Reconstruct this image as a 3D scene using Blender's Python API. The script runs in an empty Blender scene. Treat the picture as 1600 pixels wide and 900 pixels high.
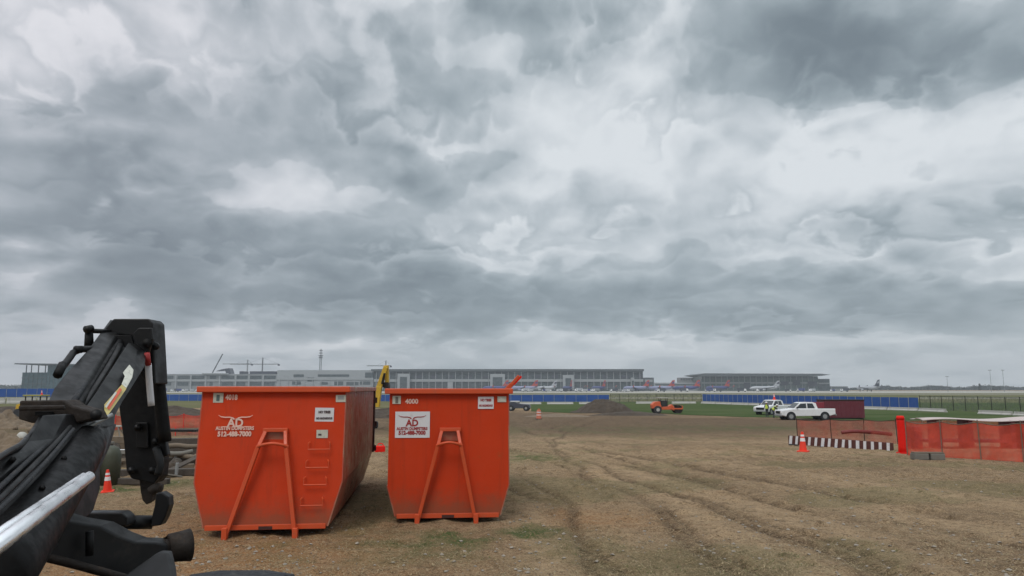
import bpy, bmesh, math, random
import numpy as np
from mathutils import Vector, Matrix
random.seed(7)
C = bpy.context
SC = C.scene
COL = SC.collection
R = math.radians
# ------------------------------------------------------------------ camera
F = 1155.6; PITCH = math.atan(157/F); CAMZ = 2.4
cd = bpy.data.cameras.new('camera'); cam = bpy.data.objects.new('camera', cd); COL.objects.link(cam)
cd.lens = 26.0; cd.sensor_width = 36.0; cd.clip_start = 0.05; cd.clip_end = 20000
cam.location = (0, 0, CAMZ); cam.rotation_euler = (math.pi/2+PITCH, 0, 0)
SC.camera = cam
# ------------------------------------------------------------------ exposure
vs = SC.view_settings
vs.view_transform = 'Standard'; vs.look = 'None'; vs.gamma = 1.0; vs.exposure = 0.0; vs.use_curve_mapping = False

def raydir(px, py):
    cx = (px-800)/F; cy = (450-py)/F
    return Vector((cx, math.cos(PITCH)-cy*math.sin(PITCH), math.sin(PITCH)+cy*math.cos(PITCH)))
def A(px, py, Y):
    d = raydir(px, py); t = Y/d.y
    return Vector((d.x*t, Y, CAMZ+d.z*t))
def sstep(a, b, x):
    t = min(1, max(0, (x-a)/(b-a))); return t*t*(3-2*t)
DROP = 0.9
def zg(y): return -DROP*sstep(14, 62, y)
def G(px, py):
    d = raydir(px, py); Y = 20
    for _ in range(60):
        z = zg(Y); Yn = (z-CAMZ)/d.z*d.y; Y = Y*.5+Yn*.5
    return Vector((d.x/d.y*Y, Y, zg(Y)))

# ------------------------------------------------------------------ world: overcast sky of layered clouds
W = bpy.data.worlds.new('World'); SC.world = W; W.use_nodes = True
nt = W.node_tree; nt.nodes.clear()
class NB:
    def __init__(s, nt): s.nt = nt
    def n(s, t, **kw):
        o = s.nt.nodes.new(t)
        for k, v in kw.items(): setattr(o, k, v)
        return o
    def l(s, a, b): s.nt.links.new(a, b)
    def m(s, op, a, b=None, c=None, clamp=False):
        o = s.n('ShaderNodeMath', operation=op); o.use_clamp = clamp
        for i, x in enumerate((a, b, c)):
            if x is None: continue
            if isinstance(x, (int, float)): o.inputs[i].default_value = x
            else: s.l(x, o.inputs[i])
        return o.outputs[0]
    def comb(s, x, y, z):
        o = s.n('ShaderNodeCombineXYZ')
        for i, v in enumerate((x, y, z)):
            if isinstance(v, (int, float)): o.inputs[i].default_value = v
            else: s.l(v, o.inputs[i])
        return o.outputs[0]
    def noise(s, vec, scale, detail=5, rough=.55, dist=0, lac=2.0):
        o = s.n('ShaderNodeTexNoise'); s.l(vec, o.inputs['Vector'])
        o.inputs['Scale'].default_value = scale; o.inputs['Detail'].default_value = detail
        o.inputs['Roughness'].default_value = rough; o.inputs['Distortion'].default_value = dist
        o.inputs['Lacunarity'].default_value = lac
        return o.outputs['Fac']
    def ramp(s, fac, stops, interp='LINEAR'):
        o = s.n('ShaderNodeValToRGB'); o.color_ramp.interpolation = interp
        e = o.color_ramp.elements
        while len(e) < len(stops): e.new(0.5)
        for i, (p, c) in enumerate(stops):
            e[i].position = p; e[i].color = (*c, 1) if len(c) == 3 else c
        if not isinstance(fac, (int, float)): s.l(fac, o.inputs[0])
        return o.outputs[0]
    def mapr(s, v, a, b, c, d, smooth=True):
        o = s.n('ShaderNodeMapRange'); o.interpolation_type = 'SMOOTHSTEP' if smooth else 'LINEAR'
        s.l(v, o.inputs[0])
        for i, x in enumerate((a, b, c, d)): o.inputs[i+1].default_value = x
        return o.outputs[0]
    def mix(s, f, a, b, bt='MIX'):
        o = s.n('ShaderNodeMix', data_type='RGBA', blend_type=bt)
        for sock, x in ((o.inputs[0], f), (o.inputs[6], a), (o.inputs[7], b)):
            if isinstance(x, (int, float)): sock.default_value = x
            elif isinstance(x, tuple): sock.default_value = (*x, 1)
            else: s.l(x, sock)
        return o.outputs[2]
w = NB(nt)
tc = w.n('ShaderNodeTexCoord'); sp = w.n('ShaderNodeSeparateXYZ'); w.l(tc.outputs['Generated'], sp.inputs[0])
X, Y_, Z = sp.outputs
ay = w.m('MAXIMUM', w.m('ABSOLUTE', Y_), 0.02)
zz = w.m('MAXIMUM', Z, 0.0)
u = w.m('DIVIDE', X, ay); v = w.m('DIVIDE', zz, ay)
# direction projected on a cloud deck: clouds get smaller and flatter to the horizon
den = w.m('ADD', zz, 0.14)
P = w.comb(w.m('MULTIPLY', X, 2.1), w.m('ADD', w.m('MULTIPLY', w.m('LOGARITHM', den, 2.71828), -1.15), w.m('MULTIPLY', Y_, .15)), 0.0)
def off(v, o): n_ = w.n('ShaderNodeVectorMath', operation='ADD'); w.l(v, n_.inputs[0]); n_.inputs[1].default_value = o; return n_.outputs[0]
def noise2(v, sc, det, ro=.5, color=False):
    o = w.n('ShaderNodeTexNoise', noise_dimensions='2D'); w.l(v, o.inputs['Vector']); o.inputs['Scale'].default_value = sc; o.inputs['Detail'].default_value = det; o.inputs['Roughness'].default_value = ro
    return o.outputs['Color' if color else 'Fac']
def vmad(a, k, b): n_ = w.n('ShaderNodeVectorMath', operation='MULTIPLY_ADD'); w.l(a, n_.inputs[0]); n_.inputs[1].default_value = k; w.l(b, n_.inputs[2]); return n_.outputs[0]
warpc = noise2(P, 2.2, 5, .55, True)
UVW = vmad(off(warpc, (-.5, -.5, -.5)), (.22, .13, 0), w.comb(u, v, 0))
def uv(px, py):
    d = raydir(px, py); return d.x/d.y, d.z/d.y
NAMP = 1.5; PAMP = .8
BLOBS = [ # px, py, rx, ry, amplitude (positive = dark)
 (130,190,340,36,.50),(380,222,300,22,.42),(150,40,400,60,-.12),(480,130,220,50,.22),(640,60,60,60,.25),(480,60,120,60,.12),
 (880,12,150,42,.95),(830,90,60,30,.35),(1340,60,170,66,.95),(1400,20,120,50,.4),(1590,70,60,40,.5),(1335,140,60,20,.35),
 (210,265,170,24,.38),(30,335,130,38,.62),(180,310,50,34,.35),(600,270,150,34,.58),(590,222,26,12,.4),(690,120,80,26,.3),
 (370,375,210,48,.55),(220,410,170,40,.5),(60,405,90,18,.2),(560,440,260,42,.45),(800,460,330,28,.36),
 (450,500,110,20,.45),(950,480,300,30,.3),(1280,435,150,26,.42),(1180,500,300,16,.34),(1420,510,200,14,.3),(940,330,120,50,.22),
 (80,470,260,14,.3),(1100,390,250,40,.15),(1500,450,160,14,.25),
 (800,585,900,10,.08),
 (960,130,160,110,-.26),(870,250,90,50,-.30),(790,330,60,45,-.42),(1160,190,260,40,-.30),(1500,190,160,60,-.24),(1400,330,260,60,-.14),
 (730,210,70,14,-.35),(470,290,26,12,-.5),(170,345,12,12,-.5),(80,385,70,12,-.45),(220,320,36,10,-.4),(150,218,150,12,-.35),
 (360,270,80,28,-.25),(370,405,60,12,-.35),(120,430,60,10,-.4),(560,320,160,12,-.2),(1060,30,70,60,-.3),(1230,300,150,30,-.12),
 (320,500,110,12,-.38),(120,530,240,14,-.22),(620,520,150,10,-.28),(1000,525,260,10,-.18),(1500,545,200,12,-.12),(720,60,60,40,-.12),(60,20,200,40,-.22)]
D = None
for (px, py, rx, ry, a) in BLOBS:
    u0, v0 = uv(px, py); kx = F/rx*.78; ky = F/ry*.78
    n_ = w.n('ShaderNodeVectorMath', operation='MULTIPLY_ADD'); w.l(UVW, n_.inputs[0]); n_.inputs[1].default_value = (kx, ky, 0); n_.inputs[2].default_value = (-u0*kx, -v0*ky, 0)
    d_ = w.n('ShaderNodeVectorMath', operation='DOT_PRODUCT'); w.l(n_.outputs[0], d_.inputs[0]); w.l(n_.outputs[0], d_.inputs[1])
    g = w.m('POWER', .3679, d_.outputs['Value'])
    if a > 0 and py < 470:      # flat dark base, lighter billowing top
        sy_ = w.n('ShaderNodeSeparateXYZ'); w.l(n_.outputs[0], sy_.inputs[0])
        g = w.m('MULTIPLY', g, w.m('MULTIPLY_ADD', sy_.outputs[1], -.55, 1.0))
    D = w.m('MULTIPLY_ADD', g, a, D if D is not None else 0.0)
PW = vmad(off(noise2(P, 4.5, 3, .5, True), (-.5, -.5, -.5)), (.13, .13, 0), P)
cx1 = noise2(P, 2.4, 7, .5)
def puffs(vec, sc):
    vor = w.n('ShaderNodeTexVoronoi', feature='F1', voronoi_dimensions='2D'); w.l(vec, vor.inputs['Vector']); vor.inputs['Scale'].default_value = sc
    return vor.outputs['Distance']
PU = off(PW, (-.01, -.05, 0))
b1 = w.m('ADD', w.m('MULTIPLY', puffs(PW, 5.0), -.55), w.m('MULTIPLY', puffs(PW, 11.5), -.28))
b2 = w.m('ADD', w.m('MULTIPLY', puffs(PU, 5.0), -.55), w.m('MULTIPLY', puffs(PU, 11.5), -.28))
cx2 = noise2(off(P, (-.02, -.06, 0)), 2.4, 7, .5)
cx3 = noise2(off(P, (-.03, -.20, 0)), 2.4, 3, .5)
fine = noise2(PW, 9.0, 5, .55)
nz = w.m('ADD', w.m('MULTIPLY', w.m('SUBTRACT', cx1, .5), NAMP), w.m('ADD', w.m('MULTIPLY', w.m('SUBTRACT', fine, .5), .22), w.m('MULTIPLY', w.m('ADD', b1, .38), PAMP)))
dens = w.m('ADD', D, nz)
layer = w.mapr(dens, .10, .20, 0, .16)          # crisp-edged lower deck
rim = w.m('MULTIPLY', w.m('SUBTRACT', cx1, cx2), -1.5)
val = w.m('ADD', w.m('ADD', w.m('MULTIPLY', dens, .70), layer), rim)
# rows of overlapping cumulus: bright lumpy tops, darkening to a crisp base
py_ = w.n('ShaderNodeSeparateXYZ'); w.l(P, py_.inputs[0])
def rows(k, nz_, seed, amp, mk):
    lo = noise2(off(P, (seed, seed*.7, 0)), 1.5, 4, .5)
    Fv = w.m('ADD', w.m('MULTIPLY', py_.outputs[1], k), w.m('ADD', w.m('MULTIPLY', lo, nz_), w.m('ADD', w.m('MULTIPLY', b1, 1.15), w.m('MULTIPLY', fine, .8))))
    fr = w.m('FRACT', w.m('ADD', Fv, 10.0))
    sw = w.m('MULTIPLY', fr, w.mapr(fr, .80, 1.0, 1, 0))
    mk_ = w.mapr(noise2(off(P, (seed*1.9+3, 4.1, 0)), 2.0, 3, .5), mk, mk+.22, .08, 1)
    return w.m('MULTIPLY', w.m('MULTIPLY', w.m('SUBTRACT', sw, .42), mk_), amp)
val = w.m('ADD', val, w.m('ADD', rows(2.3, 1.35, 3.3, .54, .34), rows(4.7, 1.8, 9.7, .24, .36)))
# haze towards the horizon evens the contrast out
hz = w.mapr(zz, 0.0, .10, .55, 0)
val = w.m('ADD', w.m('MULTIPLY', val, w.m('SUBTRACT', 1, hz)), w.m('MULTIPLY', hz, -.04))
t = w.m('ADD', w.m('MULTIPLY', val, .58), .262, clamp=True)
cloudc = w.ramp(t, [(0, (.80, .84, .87)), (.22, (.61, .66, .70)), (.45, (.40, .462, .50)), (.68, (.275, .33, .365)), (1, (.17, .21, .24))], 'B_SPLINE')
# overhead, above the picture, the deck is brighter (overcast sky)
cloudc = w.mix(w.mapr(u, -.6, .05, .85, 0), cloudc, (1.045, .985, 1.0), 'MULTIPLY')
over = w.mapr(zz, .48, .95, 1.0, 2.3)
hs = w.n('ShaderNodeVectorMath', operation='SCALE'); w.l(cloudc, hs.inputs[0]); w.l(over, hs.inputs['Scale'])
sky = w.n('ShaderNodeTexSky', sky_type='NISHITA'); sky.sun_disc = False
SUN_EL, SUN_ROT = R(52), R(200)
sky.sun_elevation = SUN_EL; sky.sun_rotation = SUN_ROT
bg1 = w.n('ShaderNodeBackground'); w.l(sky.outputs[0], bg1.inputs[0]); bg1.inputs[1].default_value = 0.07
bg2 = w.n('ShaderNodeBackground'); w.l(hs.outputs[0], bg2.inputs[0]); bg2.inputs[1].default_value = 1.0
ms = w.n('ShaderNodeMixShader'); ms.inputs[0].default_value = .93
w.l(bg1.outputs[0], ms.inputs[1]); w.l(bg2.outputs[0], ms.inputs[2])
wo = w.n('ShaderNodeOutputWorld'); w.l(ms.outputs[0], wo.inputs[0])
# ------------------------------------------------------------------ sun behind the clouds, behind and left of the camera
sl = bpy.data.lights.new('sun', 'SUN'); sl.energy = 1.3; sl.angle = R(25); sl.color = (1, .96, .90)
so = bpy.data.objects.new('sun', sl); COL.objects.link(so)
sd = Vector((-.35*math.cos(SUN_EL), -.94*math.cos(SUN_EL), math.sin(SUN_EL)))   # towards the sun
so.rotation_euler = sd.to_track_quat('Z', 'Y').to_euler(); so.location = (0, 0, 60)
# ------------------------------------------------------------------ materials
def mat(name, col, rough=.7, metal=0, var=.12, scale=3.0, dirt=None, dirt_amt=.35, bump=.0, bscale=30, spec=None, coat=0, alpha=None, dirt_lo=.5, dirt_hi=.75):
    m = bpy.data.materials.new(name); m.use_nodes = True
    n = NB(m.node_tree); b = m.node_tree.nodes['Principled BSDF']
    t = n.n('ShaderNodeTexCoord').outputs['Object']
    nz = n.noise(t, scale, 6, .6)
    hi = tuple(min(1, c*(1+var)) for c in col); lo = tuple(c*(1-var) for c in col)
    c = n.mix(nz, lo, hi)
    if dirt:
        f = n.mapr(n.noise(t, scale*1.7, 8, .7, .4), dirt_lo, dirt_hi, 0, dirt_amt)
        c = n.mix(f, c, dirt)
    n.l(c, b.inputs['Base Color'])
    b.inputs['Roughness'].default_value = rough; b.inputs['Metallic'].default_value = metal
    rr = n.mapr(n.noise(t, scale*3, 4, .6), .3, .7, max(0, rough-.12), min(1, rough+.12)); n.l(rr, b.inputs['Roughness'])
    if spec is not None: b.inputs['Specular IOR Level'].default_value = spec
    if coat: b.inputs['Coat Weight'].default_value = coat; b.inputs['Coat Roughness'].default_value = .2
    if alpha is not None: b.inputs['Alpha'].default_value = alpha
    if bump:
        bp = n.n('ShaderNodeBump'); bp.inputs['Strength'].default_value = bump; bp.inputs['Distance'].default_value = .01
        n.l(n.noise(t, bscale, 4, .6), bp.inputs['Height']); n.l(bp.outputs[0], b.inputs['Normal'])
    return m
def simple(name, col, rough=.6, metal=0, alpha=None):
    return mat(name, col, rough, metal, var=.08, scale=1.0, alpha=alpha)
M = {}
DIRTC = (.16, .11, .07)
M['orange'] = mat('orange_steel_paint', (.62, .058, .006), .6, var=.10, scale=1.3, dirt=(.22, .05, .02), dirt_amt=.45, bump=.12, bscale=6, spec=.18, dirt_lo=.5, dirt_hi=.85)
def bin_paint(name, base, side=False):
    m = bpy.data.materials.new(name); m.use_nodes = True; n = NB(m.node_tree); b = m.node_tree.nodes['Principled BSDF']
    t = n.n('ShaderNodeTexCoord').outputs['Object']
    sp_ = n.n('ShaderNodeSeparateXYZ'); n.l(t, sp_.inputs[0])
    st = n.n('ShaderNodeMapping'); n.l(t, st.inputs[0]); st.inputs['Scale'].default_value = (9, 9, .55)
    c = n.mix(n.noise(t, .9, 6, .6), tuple(k*.80 for k in base), tuple(min(1, k*1.16) for k in base))
    c = n.mix(n.mapr(n.noise(st.outputs[0], 1.0, 6, .65), .50, .74, 0, .36), c, (base[0]*.50, base[1]*.65+.006, base[2]+.004))      # run-off streaks
    c = n.mix(n.mapr(n.noise(t, 2.3, 8, .75), .60, .72, 0, .55), c, (base[0]*.58, base[1]*1.5+.02, .022))                        # scuffs
    c = n.mix(n.mapr(n.noise(t, 26, 3, .7), .69, .74, 0, .7), c, (.10, .030, .014))                                      # rust specks
    mud = n.m('MULTIPLY', n.mapr(n.m('ADD', sp_.outputs[2], n.m('MULTIPLY', n.noise(t, 4, 6, .7), -.75)), -.25, .32, 1, 0), .65)
    c = n.mix(mud, c, (.13, .075, .04))
    n.l(c, b.inputs['Base Color']); n.l(n.mapr(n.noise(t, 3, 5, .6), .3, .7, .45, .78), b.inputs['Roughness']); b.inputs['Specular IOR Level'].default_value = .22
    bp = n.n('ShaderNodeBump'); bp.inputs['Strength'].default_value = .35; bp.inputs['Distance'].default_value = .03
    n.l(n.noise(t, 1.6, 4, .5), bp.inputs['Height']); n.l(bp.outputs[0], b.inputs['Normal'])
    return m
M['orange'] = bin_paint('orange_steel_paint', (.51, .038, .004))
M['orange_side'] = mat('dull_orange_side_paint', (.36, .062, .03), .38, var=.2, scale=1.1, dirt=(.30, .19, .12), dirt_amt=.75, bump=.4, bscale=4, dirt_lo=.42, dirt_hi=.66)  # darker base orange than the front faces, blotched with pale brown
M['orange_edge'] = mat('scuffed_orange_paint', (.55, .068, .014), .5, var=.12, scale=3, dirt=(.35, .09, .04), dirt_amt=.6)
M['underframe'] = mat('dark_red_underframe', (.045, .012, .008), .6, dirt=(.05, .04, .03))
M['black'] = mat('black_machine_paint', (.0035, .0035, .004), .40, spec=.28, var=.12, scale=3, dirt=(.026, .023, .019), dirt_amt=.5, bump=.05, bscale=25, dirt_lo=.45, dirt_hi=.8)
M['black2'] = mat('greasy_black_steel', (.003, .003, .0035), .6, spec=.25, var=.35, scale=6, dirt=(.018, .016, .014), dirt_amt=.5, bump=.05, bscale=40)
M['black3'] = mat('worn_charcoal_steel', (.008, .008, .0085), .48, spec=.28, var=.15, scale=3, dirt_lo=.52, dirt=(.036, .031, .026), dirt_amt=.6, bump=.05, bscale=30)
M['rustblack'] = mat('rusty_dark_steel', (.018, .013, .010), .7, spec=.3, var=.3, scale=8, dirt=(.06, .035, .022), dirt_amt=.6, bump=.5, bscale=40)
M['chrome'] = mat('polished_steel', (.93, .94, .97), .30, metal=.9, var=.05, scale=5, dirt=(.6, .6, .62), dirt_amt=.4)
M['rubber'] = mat('tyre_rubber', (.022, .024, .028), .85, var=.25, scale=12, dirt=(.10, .09, .08), dirt_amt=.5, bump=.5, bscale=60)
M['white'] = mat('white_vehicle_paint', (.72, .73, .74), .35, var=.05, scale=.8, dirt=(.35, .31, .26), dirt_amt=.3)
M['glass'] = mat('dark_window_glass', (.02, .025, .03), .12, var=.2, spec=.7)
M['signw'] = mat('white_placard', (.62, .62, .64), .6, var=.05, scale=4, dirt=(.4, .3, .26), dirt_amt=.3)
M['decalw'] = mat('faded_white_decal', (.72, .50, .42), .7, var=.1, scale=9)
M['redtext'] = simple('red_lettering', (.30, .02, .02))
M['darktext'] = simple('dark_lettering', (.06, .035, .04))
M['sticker'] = mat('pale_reflective_sticker', (.50, .50, .42), .45, var=.15, scale=18, dirt=(.12, .13, .10), dirt_amt=.5)
M['chev_y'] = mat('faded_yellow_decal', (.50, .40, .14), .6, var=.2, scale=20)
M['chev_w'] = mat('peeling_white_decal', (.55, .55, .48), .6, var=.2, scale=20, dirt=(.1, .1, .09), dirt_amt=.7)
M['cone'] = mat('traffic_orange_plastic', (.80, .035, .008), .55, var=.08, scale=6, dirt=DIRTC, dirt_amt=.3)
M['redp'] = mat('bright_red_plastic', (.72, .010, .003), .6, spec=.2, var=.15, scale=8)
M['reflw'] = simple('white_reflective_band', (.75, .72, .72), .4)
M['stripew'] = mat('white_barricade_stripe', (.70, .70, .72), .6, var=.1, scale=9, dirt=DIRTC, dirt_amt=.4)
M['barboard'] = mat('dull_red_brown_board', (.085, .022, .016), .7, var=.3, scale=6)
M['wooddark'] = mat('weathered_dark_timber', (.060, .048, .038), .85, var=.35, scale=5, dirt=(.13, .10, .075), dirt_amt=.6, bump=.6, bscale=18)
M['wood'] = mat('weathered_timber', (.15, .115, .08), .85, var=.3, scale=5, dirt=(.06, .05, .04), dirt_amt=.6, bump=.6, bscale=18)
M['concrete'] = mat('light_concrete', (.42, .41, .38), .9, var=.1, scale=.7, dirt=(.22, .20, .17), dirt_amt=.5)
M['concdark'] = mat('grey_concrete_block', (.16, .15, .13), .9, var=.2, scale=3, dirt=DIRTC, dirt_amt=.5)
M['soil'] = mat('dark_moist_soil', (.055, .040, .028), .95, var=.35, scale=.8, dirt=(.10, .075, .05), dirt_amt=.6, bump=1, bscale=4)
M['soiltan'] = mat('tan_broken_soil', (.17, .125, .082), .95, var=.3, scale=1.2, dirt=(.08, .055, .035), dirt_amt=.7, bump=1, bscale=8)
M['blue'] = mat('blue_fence_screen', (.016, .075, .30), .75, var=.22, scale=.5, dirt=(.03, .13, .28), dirt_amt=.5)
M['galv'] = mat('galvanised_steel', (.30, .31, .31), .5, metal=.3, var=.1)
M['yellow'] = mat('construction_yellow_paint', (.55, .34, .02), .5, var=.15, scale=4, dirt=(.12, .10, .03), dirt_amt=.5)
M['yelgreen'] = mat('faded_yellow_green_roof', (.28, .27, .07), .6)
M['hivis'] = mat('hi_vis_fabric', (.55, .68, .10), .8)
M['skin'] = simple('skin', (.36, .20, .13), .6)
M['trousers'] = simple('dark_work_trousers', (.03, .035, .05), .9)
M['hat'] = simple('hard_hat_plastic', (.7, .7, .68), .4)
M['maroon'] = mat('maroon_container_paint', (.13, .016, .028), .6, var=.2, scale=.6, dirt=(.07, .02, .025), dirt_amt=.5)
M['maroonb'] = mat('bright_maroon_paint', (.22, .02, .035), .6, var=.2, scale=.6)
M['tarpw'] = mat('pale_tarpaulin', (.50, .42, .40), .7, var=.1)
M['liv_blue'] = simple('blue_aircraft_paint', (.045, .06, .19), .4)
M['liv_bluel'] = simple('pale_blue_aircraft_paint', (.23, .25, .38), .4)
M['liv_red'] = mat('red_aircraft_paint', (.40, .06, .045), .45, var=.25, scale=.3)
M['acwhite'] = simple('white_aircraft_paint', (.40, .42, .45), .35)
M['acgrey'] = simple('dark_tail_paint', (.05, .055, .075), .4)
M['twall'] = mat('pale_terminal_cladding', (.30, .32, .335), .7, var=.06, scale=.05)
M['twall2'] = mat('grey_terminal_cladding', (.215, .23, .24), .7, var=.08, scale=.05)
M['tdark'] = mat('dark_roof_fascia', (.075, .088, .095), .6, var=.1, scale=.05)
M['tglass'] = mat('terminal_glazing', (.055, .072, .078), .3, var=.25, scale=.06)
M['tgreen'] = mat('green_tinted_glazing', (.09, .125, .12), .3, var=.2, scale=.08)
M['tmull'] = simple('mullion_white', (.30, .32, .33), .6)
M['teal'] = mat('teal_glazing', (.045, .085, .10), .3, var=.15, scale=.1)
M['crane'] = simple('crane_steel', (.10, .11, .12), .6)
M['cranel'] = simple('pale_crane_steel', (.22, .24, .25), .6)
def mesh_fabric(name, col, fac):
    m = bpy.data.materials.new(name); m.use_nodes = True; n = NB(m.node_tree); b = m.node_tree.nodes['Principled BSDF']
    t = n.n('ShaderNodeTexCoord').outputs['Object']
    n.l(n.mix(n.noise(t, 1.2, 5, .6), tuple(c*.6 for c in col), tuple(min(1, c*1.3) for c in col)), b.inputs['Base Color'])
    b.inputs['Roughness'].default_value = .6
    n.l(n.mapr(n.noise(t, 2.2, 5, .6), .3, .7, fac-.13, fac+.13), b.inputs['Alpha'])
    return m
M['net'] = mesh_fabric('orange_safety_netting', (.62, .062, .024), .72)
M['netfar'] = mesh_fabric('thin_orange_netting', (.40, .055, .03), .5)
M['chain'] = mesh_fabric('chain_link_wire', (.14, .15, .14), .16)

# ------------------------------------------------------------------ mesh helpers
class MB:
    def __init__(s): s.bm = bmesh.new()
    def box(s, c, d, rot=None):
        r = bmesh.ops.create_cube(s.bm, size=1)['verts']
        mtx = Matrix.Translation(Vector(c)) @ (rot.to_4x4() if rot else Matrix.Identity(4)) @ Matrix.Diagonal((*d, 1))
        bmesh.ops.transform(s.bm, matrix=mtx, verts=r); return s
    def bx(s, x0, x1, y0, y1, z0, z1):
        return s.box(((x0+x1)/2, (y0+y1)/2, (z0+z1)/2), (abs(x1-x0), abs(y1-y0), abs(z1-z0)))
    def cyl(s, a, b, r1, r2=None, n=14, caps=True):
        a = Vector(a); b = Vector(b); r2 = r1 if r2 is None else r2
        L = (b-a).length; q = (b-a).to_track_quat('Z', 'Y').to_matrix().to_4x4()
        g = bmesh.ops.create_cone(s.bm, cap_ends=caps, segments=n, radius1=r1, radius2=r2, depth=L)['verts']
        bmesh.ops.transform(s.bm, matrix=Matrix.Translation((a+b)/2) @ q, verts=g); return s
    def tube(s, pts, r, n=8, smooth_steps=0):
        pts = [Vector(p) for p in pts]
        if smooth_steps:
            for _ in range(smooth_steps):
                q = [pts[0]]
                for i in range(len(pts)-1):
                    q += [pts[i]*.75+pts[i+1]*.25, pts[i]*.25+pts[i+1]*.75]
                q.append(pts[-1]); pts = q
        rs = r if isinstance(r, (list, tuple)) else [r]*len(pts)
        if len(rs) != len(pts): rs = [rs[0]+(rs[-1]-rs[0])*i/(len(pts)-1) for i in range(len(pts))]
        rings = []; ref = Vector((0, 0, 1))
        for i, p in enumerate(pts):
            d = (pts[min(i+1, len(pts)-1)]-pts[max(i-1, 0)]).normalized()
            rf = ref if abs(d.dot(ref)) < .95 else Vector((1, 0, 0))
            x = d.cross(rf).normalized(); y = x.cross(d).normalized()
            rings.append([s.bm.verts.new(p+(x*math.cos(2*math.pi*k/n)+y*math.sin(2*math.pi*k/n))*rs[i]) for k in range(n)])
        for i in range(len(rings)-1):
            for k in range(n):
                try: s.bm.faces.new((rings[i][k], rings[i][(k+1) % n], rings[i+1][(k+1) % n], rings[i+1][k]))
                except ValueError: pass
        s.bm.faces.new(rings[0][::-1]); s.bm.faces.new(rings[-1]); return s
    def loft(s, rings, cap=True, closed=True):
        vs = [[s.bm.verts.new(Vector(p)) for p in rg] for rg in rings]; n = len(vs[0])
        for i in range(len(vs)-1):
            for k in range(n if closed else n-1):
                s.bm.faces.new((vs[i][k], vs[i][(k+1) % n], vs[i+1][(k+1) % n], vs[i+1][k]))
        if cap: s.bm.faces.new(vs[0][::-1]); s.bm.faces.new(vs[-1])
        return s
    def prism(s, pts, off):      # closed outline (3-D points) pushed along off
        off = Vector(off); a = [Vector(p) for p in pts]
        return s.loft([a, [p+off for p in a]])
    def beam(s, a, b, w1, h1, w2=None, h2=None, up=(0, 0, 1)):
        a = Vector(a); b = Vector(b); w2 = w2 or w1; h2 = h2 or h1
        d = (b-a).normalized(); x = d.cross(Vector(up)).normalized(); y = x.cross(d).normalized()
        def rg(p, w_, h_): return [p+x*w_/2*i+y*h_/2*j for i, j in ((-1, -1), (1, -1), (1, 1), (-1, 1))]
        return s.loft([rg(a, w1, h1), rg(b, w2, h2)])
    def grid(s, f, nu, nv):
        vs = [[s.bm.verts.new(Vector(f(i/nu, j/nv))) for j in range(nv+1)] for i in range(nu+1)]
        for i in range(nu):
            for j in range(nv): s.bm.faces.new((vs[i][j], vs[i+1][j], vs[i+1][j+1], vs[i][j+1]))
        return s
    def build(s, name, m, parent=None, world=False, bevel=0, smooth=False, solid=0, seg=2):
        bmesh.ops.recalc_face_normals(s.bm, faces=s.bm.faces)
        if world and parent is not None:
            s.bm.transform(parent_matrix(parent).inverted())
        me = bpy.data.meshes.new(name); s.bm.to_mesh(me); s.bm.free()
        if smooth:
            for p in me.polygons: p.use_smooth = True
        o = bpy.data.objects.new(name, me); COL.objects.link(o); me.materials.append(m)
        if parent is not None: o.parent = parent
        if solid: k = o.modifiers.new('solid', 'SOLIDIFY'); k.thickness = solid; k.offset = -1
        if bevel: k = o.modifiers.new('bevel', 'BEVEL'); k.width = bevel; k.segments = seg; k.limit_method = 'ANGLE'
        return o
def parent_matrix(p):
    m = p.matrix_basis.copy()
    while p.parent: p = p.parent; m = p.matrix_basis @ m
    return m
def tag(o, label, cat, group=None, kind=None):
    if label: o['label'] = label
    if cat: o['category'] = cat
    if group: o['group'] = group
    if kind: o['kind'] = kind
    return o
def thing(name, label, cat, loc=(0, 0, 0), rz=0, group=None):
    o = bpy.data.objects.new(name, None); COL.objects.link(o); o.empty_display_size = .3
    o.location = loc; o.rotation_euler = (0, 0, rz); return tag(o, label, cat, group)
def copy_tree(o, loc=None, rz=None, label=None, parent=None):
    c = o.copy(); COL.objects.link(c)
    if parent is not None: c.parent = parent
    for ch in list(o.children): copy_tree(ch, parent=c)
    if loc is not None: c.location = loc
    if rz is not None: c.rotation_euler = (0, 0, rz)
    if label: c['label'] = label
    return c
def text(s, name, m, parent, loc, size, width=None, rot=(math.pi/2, 0, 0), ext=.002, bold=.0, sy=None):
    cu = bpy.data.curves.new(name, 'FONT'); cu.body = s; cu.size = size; cu.extrude = ext; cu.offset = bold
    cu.align_x = 'CENTER'; cu.align_y = 'CENTER'; cu.resolution_u = 3
    t = bpy.data.objects.new(name, cu); COL.objects.link(t); C.view_layer.update()
    me = bpy.data.meshes.new_from_object(t.evaluated_get(C.evaluated_depsgraph_get()))
    bpy.data.objects.remove(t)
    xs = [v.co.x for v in me.vertices]; wd = max(xs)-min(xs)
    if width:
        for v in me.vertices: v.co.x *= width/wd
    me.materials.clear(); me.materials.append(m)
    o = bpy.data.objects.new(name, me); COL.objects.link(o); o.parent = parent; o.location = loc; o.rotation_euler = rot
    return o
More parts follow.
